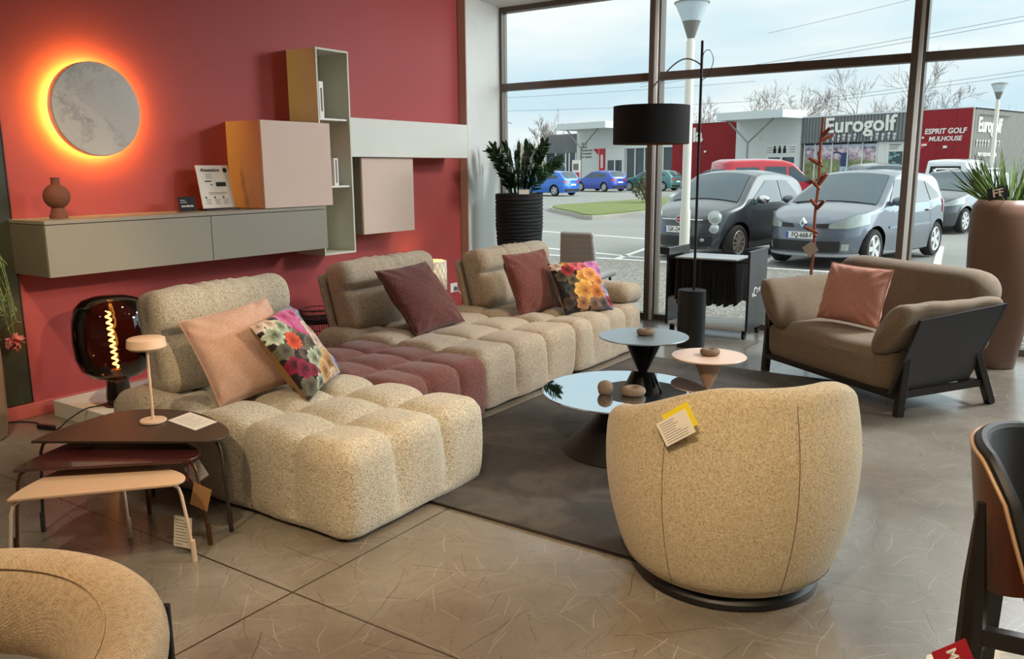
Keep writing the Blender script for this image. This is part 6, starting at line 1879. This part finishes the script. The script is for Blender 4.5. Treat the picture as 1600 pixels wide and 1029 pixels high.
# the photograph's viewpoint, used only to lay out the far wires and trees
HC = Vector((0, 0, 1.45)); YAW = math.radians(34.2); PIT = math.atan(250 / 1300.0); ROL = math.radians(.4)
fw_ = Vector((-math.sin(YAW) * math.cos(PIT), math.cos(YAW) * math.cos(PIT), -math.sin(PIT))); rt_ = Vector((math.cos(YAW), math.sin(YAW), 0)); up_ = rt_.cross(fw_)
R_ = rt_ * math.cos(ROL) - up_ * math.sin(ROL); U_ = up_ * math.cos(ROL) + rt_ * math.sin(ROL)
def at(px, py, Y):
    d = fw_ + R_ * ((px - 800) / 1300.0) - U_ * ((py - 514.5) / 1300.0)
    return HC + d * (Y / d.y)
M['wire'] = plain('power_wire', (96, 104, 112), .6)
for label, a, b, Y, r in [('upper power wire crossing the sky at the left window', (760, 154), (1180, 127), 58, .012), ('lower power wire crossing the sky at the left window', (760, 174), (1180, 158), 58, .012),
                          ('power wire rising to the top right, upper of the pair', (1000, 131), (1660, 14), 52, .012), ('power wire rising to the top right, lower of the pair', (1000, 136), (1660, 21), 52, .012),
                          ('topmost power wire at the middle window', (1200, 52), (1500, -20), 50, .010),
                          ('power wire beside the distant lamp, upper one', (1300, 152), (1680, 98), 95, .02), ('power wire beside the distant lamp, lower one', (1300, 157), (1680, 105), 95, .02)]:
    p, q = at(a[0], a[1], Y), at(b[0], b[1], Y)
    pts = [p.lerp(q, k / 16) - Vector((0, 0, 4 * (q - p).length * .004 * (k / 16) * (1 - k / 16))) for k in range(17)]
    tag(MB().tube(pts, r, 5).build('power_wire', M['wire']), label, 'wire')

def bare_tree(label, x, y, h, spread, seed, trunk=.26, levels=6, m=None, dens=3):
    t = thing('bare_tree', label, 'tree', (x, y, OUT_Z)); rnd = random.Random(seed); tk = MB(); br = MB()
    def grow(p, d, L, r, lv):
        n = 3; path = [p]; rr = [r]; q = p
        for i in range(n):
            d = (d + Vector((rnd.uniform(-.22, .22), rnd.uniform(-.22, .22), rnd.uniform(-.05, .16)))).normalized()
            q = q + d * L / n; path.append(q); rr.append(r * (1 - .45 * (i + 1) / n))
        (tk if lv >= levels - 1 else br).tube(path, rr, 6 if lv > 2 else 3, False, 0, False)
        if lv == 0: return
        k = dens if lv > 1 else dens
        for i in range(k):
            f = rnd.uniform(.35, 1.0) if i else 1.0
            b = path[0].lerp(path[-1], f) if f < 1 else path[-1]
            j = min(n, max(0, int(f * n))); b = path[j]
            a = rnd.uniform(0, 2 * PI); sp = spread * rnd.uniform(.5, 1.15)
            s = d.cross(Vector((math.cos(a), math.sin(a), .3))).normalized()
            grow(b, (d + s * sp).normalized(), L * rnd.uniform(.6, .78), max(.015, rr[j] * .64), lv - 1)
    grow(Vector((0, 0, 0)), Vector((0, 0, 1)), h * .36, trunk, levels)
    tk.build('trunk', M['bark'], t); br.build('branches', m or M['bark'], t)
    return t
def tree_px(label, px, topy, Y, seed, spread=.62, **kw):
    p = at(px, topy, Y); bare_tree(label, p.x, p.y, (p.z - OUT_Z) * 1.08, spread, seed, **kw)
tree_px('bare tree rising left of the first pavilion', 845, 176, 78, 1, .6)
tree_px('small bare tree at the far left of the window', 806, 205, 82, 2, .5, trunk=.14, levels=5)
tree_px('thin bare tree above the red shop beside the lamp post', 1100, 146, 95, 3, .7)
tree_px('bare tree above the second canopy, left one', 1128, 146, 95, 4, .7)
tree_px('bare tree above the second canopy, middle one', 1180, 122, 95, 5, .75)
tree_px('bare tree above the second canopy, right one', 1236, 126, 96, 6, .75)
tree_px('wide bare tree behind the start of the shop lettering', 1306, 106, 98, 7, .7)
tree_px('big bare tree behind the middle of the shop lettering', 1352, 100, 99, 8, .65)
tree_px('bare tree close to the left side of the right window post', 1398, 118, 99, 9, .6)
tree_px('bare tree just right of the right window post', 1456, 104, 92, 10, .75, trunk=.2)
tree_px('low bare tree behind the warm grey shop side, left one', 1575, 160, 110, 11, .8, levels=5)
tree_px('low bare tree behind the warm grey shop side, right one', 1612, 158, 110, 12, .8, levels=5)
M['pale_twigs'] = plain('pale_cream_twigs', (206, 190, 164), .9, var=.15)
for i_, (px, ty) in enumerate([(822, 222), (840, 212), (856, 226)]):
    p = at(px, ty, 72)
    bare_tree('pale cream thicket behind the black planter, %s' % ('left', 'middle', 'right')[i_], p.x, p.y, p.z - OUT_Z, .42, 30 + i_, .12, 5, M['pale_twigs'], 4)
# ================================================================== LIGHT
SKY0, SKY1, SUN_G, SUN_POW, EXPO = .86, 1.3, 5.0, 7.0, .33
W_ = bpy.data.worlds.new('overcast_sky'); SC.world = W_; W_.use_nodes = True
nt = W_.node_tree; nt.nodes.clear()
o_ = nt.nodes.new('ShaderNodeOutputWorld'); bg_ = nt.nodes.new('ShaderNodeBackground'); tc = nt.nodes.new('ShaderNodeTexCoord')
sp = nt.nodes.new('ShaderNodeSeparateXYZ'); nt.links.new(tc.outputs['Generated'], sp.inputs[0])
rp_ = nt.nodes.new('ShaderNodeValToRGB'); e = rp_.color_ramp.elements
e[0].position = 0.0; e[0].color = (.60, .76, .86, 1); e[1].position = .42; e[1].color = (.86, .97, .98, 1)
x_ = e.new(.14); x_.color = (.66, .83, .92, 1)
nt.links.new(sp.outputs[2], rp_.inputs[0])
mp_ = nt.nodes.new('ShaderNodeMapping'); mp_.inputs['Scale'].default_value = (1.2, 1.2, 6.0); nt.links.new(tc.outputs['Generated'], mp_.inputs[0])
nz_ = nt.nodes.new('ShaderNodeTexNoise'); nz_.inputs['Scale'].default_value = 2.2; nz_.inputs['Detail'].default_value = 4; nt.links.new(mp_.outputs[0], nz_.inputs['Vector'])
r2 = nt.nodes.new('ShaderNodeValToRGB'); r2.color_ramp.elements[0].position = .42; r2.color_ramp.elements[1].position = .66; nt.links.new(nz_.outputs['Fac'], r2.inputs[0])
mx_ = nt.nodes.new('ShaderNodeMix'); mx_.data_type = 'RGBA'; mx_.inputs[7].default_value = (.97, .985, .98, 1)
nt.links.new(r2.outputs[0], mx_.inputs[0]); nt.links.new(rp_.outputs[0], mx_.inputs[6]); nt.links.new(mx_.outputs[2], bg_.inputs[0])
def wm(op, a, b):
    nd = nt.nodes.new('ShaderNodeMath'); nd.operation = op
    for q, x in enumerate((a, b)):
        if isinstance(x, (int, float)): nd.inputs[q].default_value = x
        else: nt.links.new(x, nd.inputs[q])
    return nd.outputs[0]
# hazy bright sky around the veiled sun, to the right of the view
az, el = math.radians(58), math.radians(16)
dt = nt.nodes.new('ShaderNodeVectorMath'); dt.operation = 'DOT_PRODUCT'; nt.links.new(tc.outputs['Generated'], dt.inputs[0])
dt.inputs[1].default_value = (math.sin(az) * math.cos(el), math.cos(az) * math.cos(el), math.sin(el))
gl_ = wm('POWER', wm('MAXIMUM', dt.outputs['Value'], 0.0), SUN_POW)
zr = nt.nodes.new('ShaderNodeMapRange'); zr.inputs[1].default_value = .30; zr.inputs[2].default_value = .95; zr.inputs[3].default_value = SKY0; zr.inputs[4].default_value = SKY1; zr.interpolation_type = 'SMOOTHSTEP'
nt.links.new(sp.outputs[2], zr.inputs[0])
nt.links.new(wm('ADD', zr.outputs[0], wm('MULTIPLY', gl_, SUN_G)), bg_.inputs[1])
nt.links.new(bg_.outputs[0], o_.inputs[0])

def light(kind, name, loc, energy, rgb, to=None, **kw):
    l = bpy.data.lights.new(name, kind); l.energy = energy; l.color = rgb
    for k, v in kw.items(): setattr(l, k, v)
    o = bpy.data.objects.new(name, l); COL.objects.link(o); o.location = loc
    if to is not None: o.rotation_euler = (Vector(to) - Vector(loc)).to_track_quat('-Z', 'Y').to_euler()
    return o
light('SUN', 'veiled_sun', (0, 0, 30), 0.95, (1.0, .96, .90), (-.80, -.30, 29.45), angle=math.radians(30))
WARM = (1.0, .76, .48); NEU = (1.0, .88, .74); COOL = (.95, .985, 1.0)
spots = [((-1.5, 1.1, 3.0), (-2.45, 2.5, .35), 40, WARM, 40), ((-1.6, 3.6, 3.0), (-2.6, 2.8, .4), 48, WARM, 60), ((-3.5, 1.3, 3.0), (-5.2, 2.4, .6), 150, WARM, 55),
         ((-2.2, 4.6, 3.0), (-3.1, 5.3, .4), 90, WARM, 50), ((-.5, .0, 3.0), (-.95, 2.6, .5), 250, WARM, 50), ((1.0, .4, 3.0), (-.7, 2.6, .5), 130, WARM, 50), ((2.2, 1.6, 2.95), (-5.15, 2.36, .5), 560, WARM, 15), ((-2.3, .2, 3.0), (-2.75, 2.15, .2), 115, WARM, 42), ((-2.3, -.2, 3.0), (-1.6, .6, .5), 105, WARM, 60), ((-1.5, 1.0, 3.0), (-1.7, 1.7, 0), 105, (1.0, .60, .22), 46)]
for i, (p, q, en, cl, ang) in enumerate(spots):
    light('SPOT', 'ceiling_spot', p, en, cl, q, spot_size=math.radians(ang), spot_blend=.8, shadow_soft_size=.06)
for x, y, en in ((-3.6, 3.4, 13), (-1.0, 1.0, 17), (-3.2, -.6, 12), (2.6, -1.5, 26), (-1.2, 4.6, 15)):
    light('SPOT', 'ceiling_fill', (x, y, 3.04), en * 2.5, NEU, (x, y, 0), spot_size=math.radians(150), spot_blend=1.0, shadow_soft_size=.12)  # wide unseen fill lamps added under the ceiling to lift the room

for p, q, en, ang in (((-2.2, 7.0, 2.95), (-5.25, 5.9, 1.5), 222, 100), ((.4, 6.9, 2.95), (-1.4, 5.6, 0), 620, 115), ((2.4, 5.6, 2.95), (.4, 3.6, 0), 430, 100)):
    light('SPOT', 'window_side_fill', p, en, COOL, q, spot_size=math.radians(ang), spot_blend=.9, shadow_soft_size=.35)  # unseen cool lamps added to boost the daylight from the window side

# ================================================================== CAMERA
cam = bpy.data.cameras.new('camera'); co = bpy.data.objects.new('camera', cam); COL.objects.link(co)
cam.sensor_width = 36.0; cam.lens = 36.0 * 1300.0 / 1600.0; cam.clip_end = 500
Mc = Matrix((R_, U_, -fw_)).transposed().to_4x4(); Mc.translation = HC
co.matrix_world = Mc
SC.camera = co
vs_ = SC.view_settings; vs_.view_transform = 'Standard'; vs_.look = 'None'; vs_.exposure = EXPO; vs_.gamma = 1.0; vs_.use_curve_mapping = False
SC.cycles.max_bounces = 10; SC.cycles.transparent_max_bounces = 16
SC.cycles.use_denoising = True
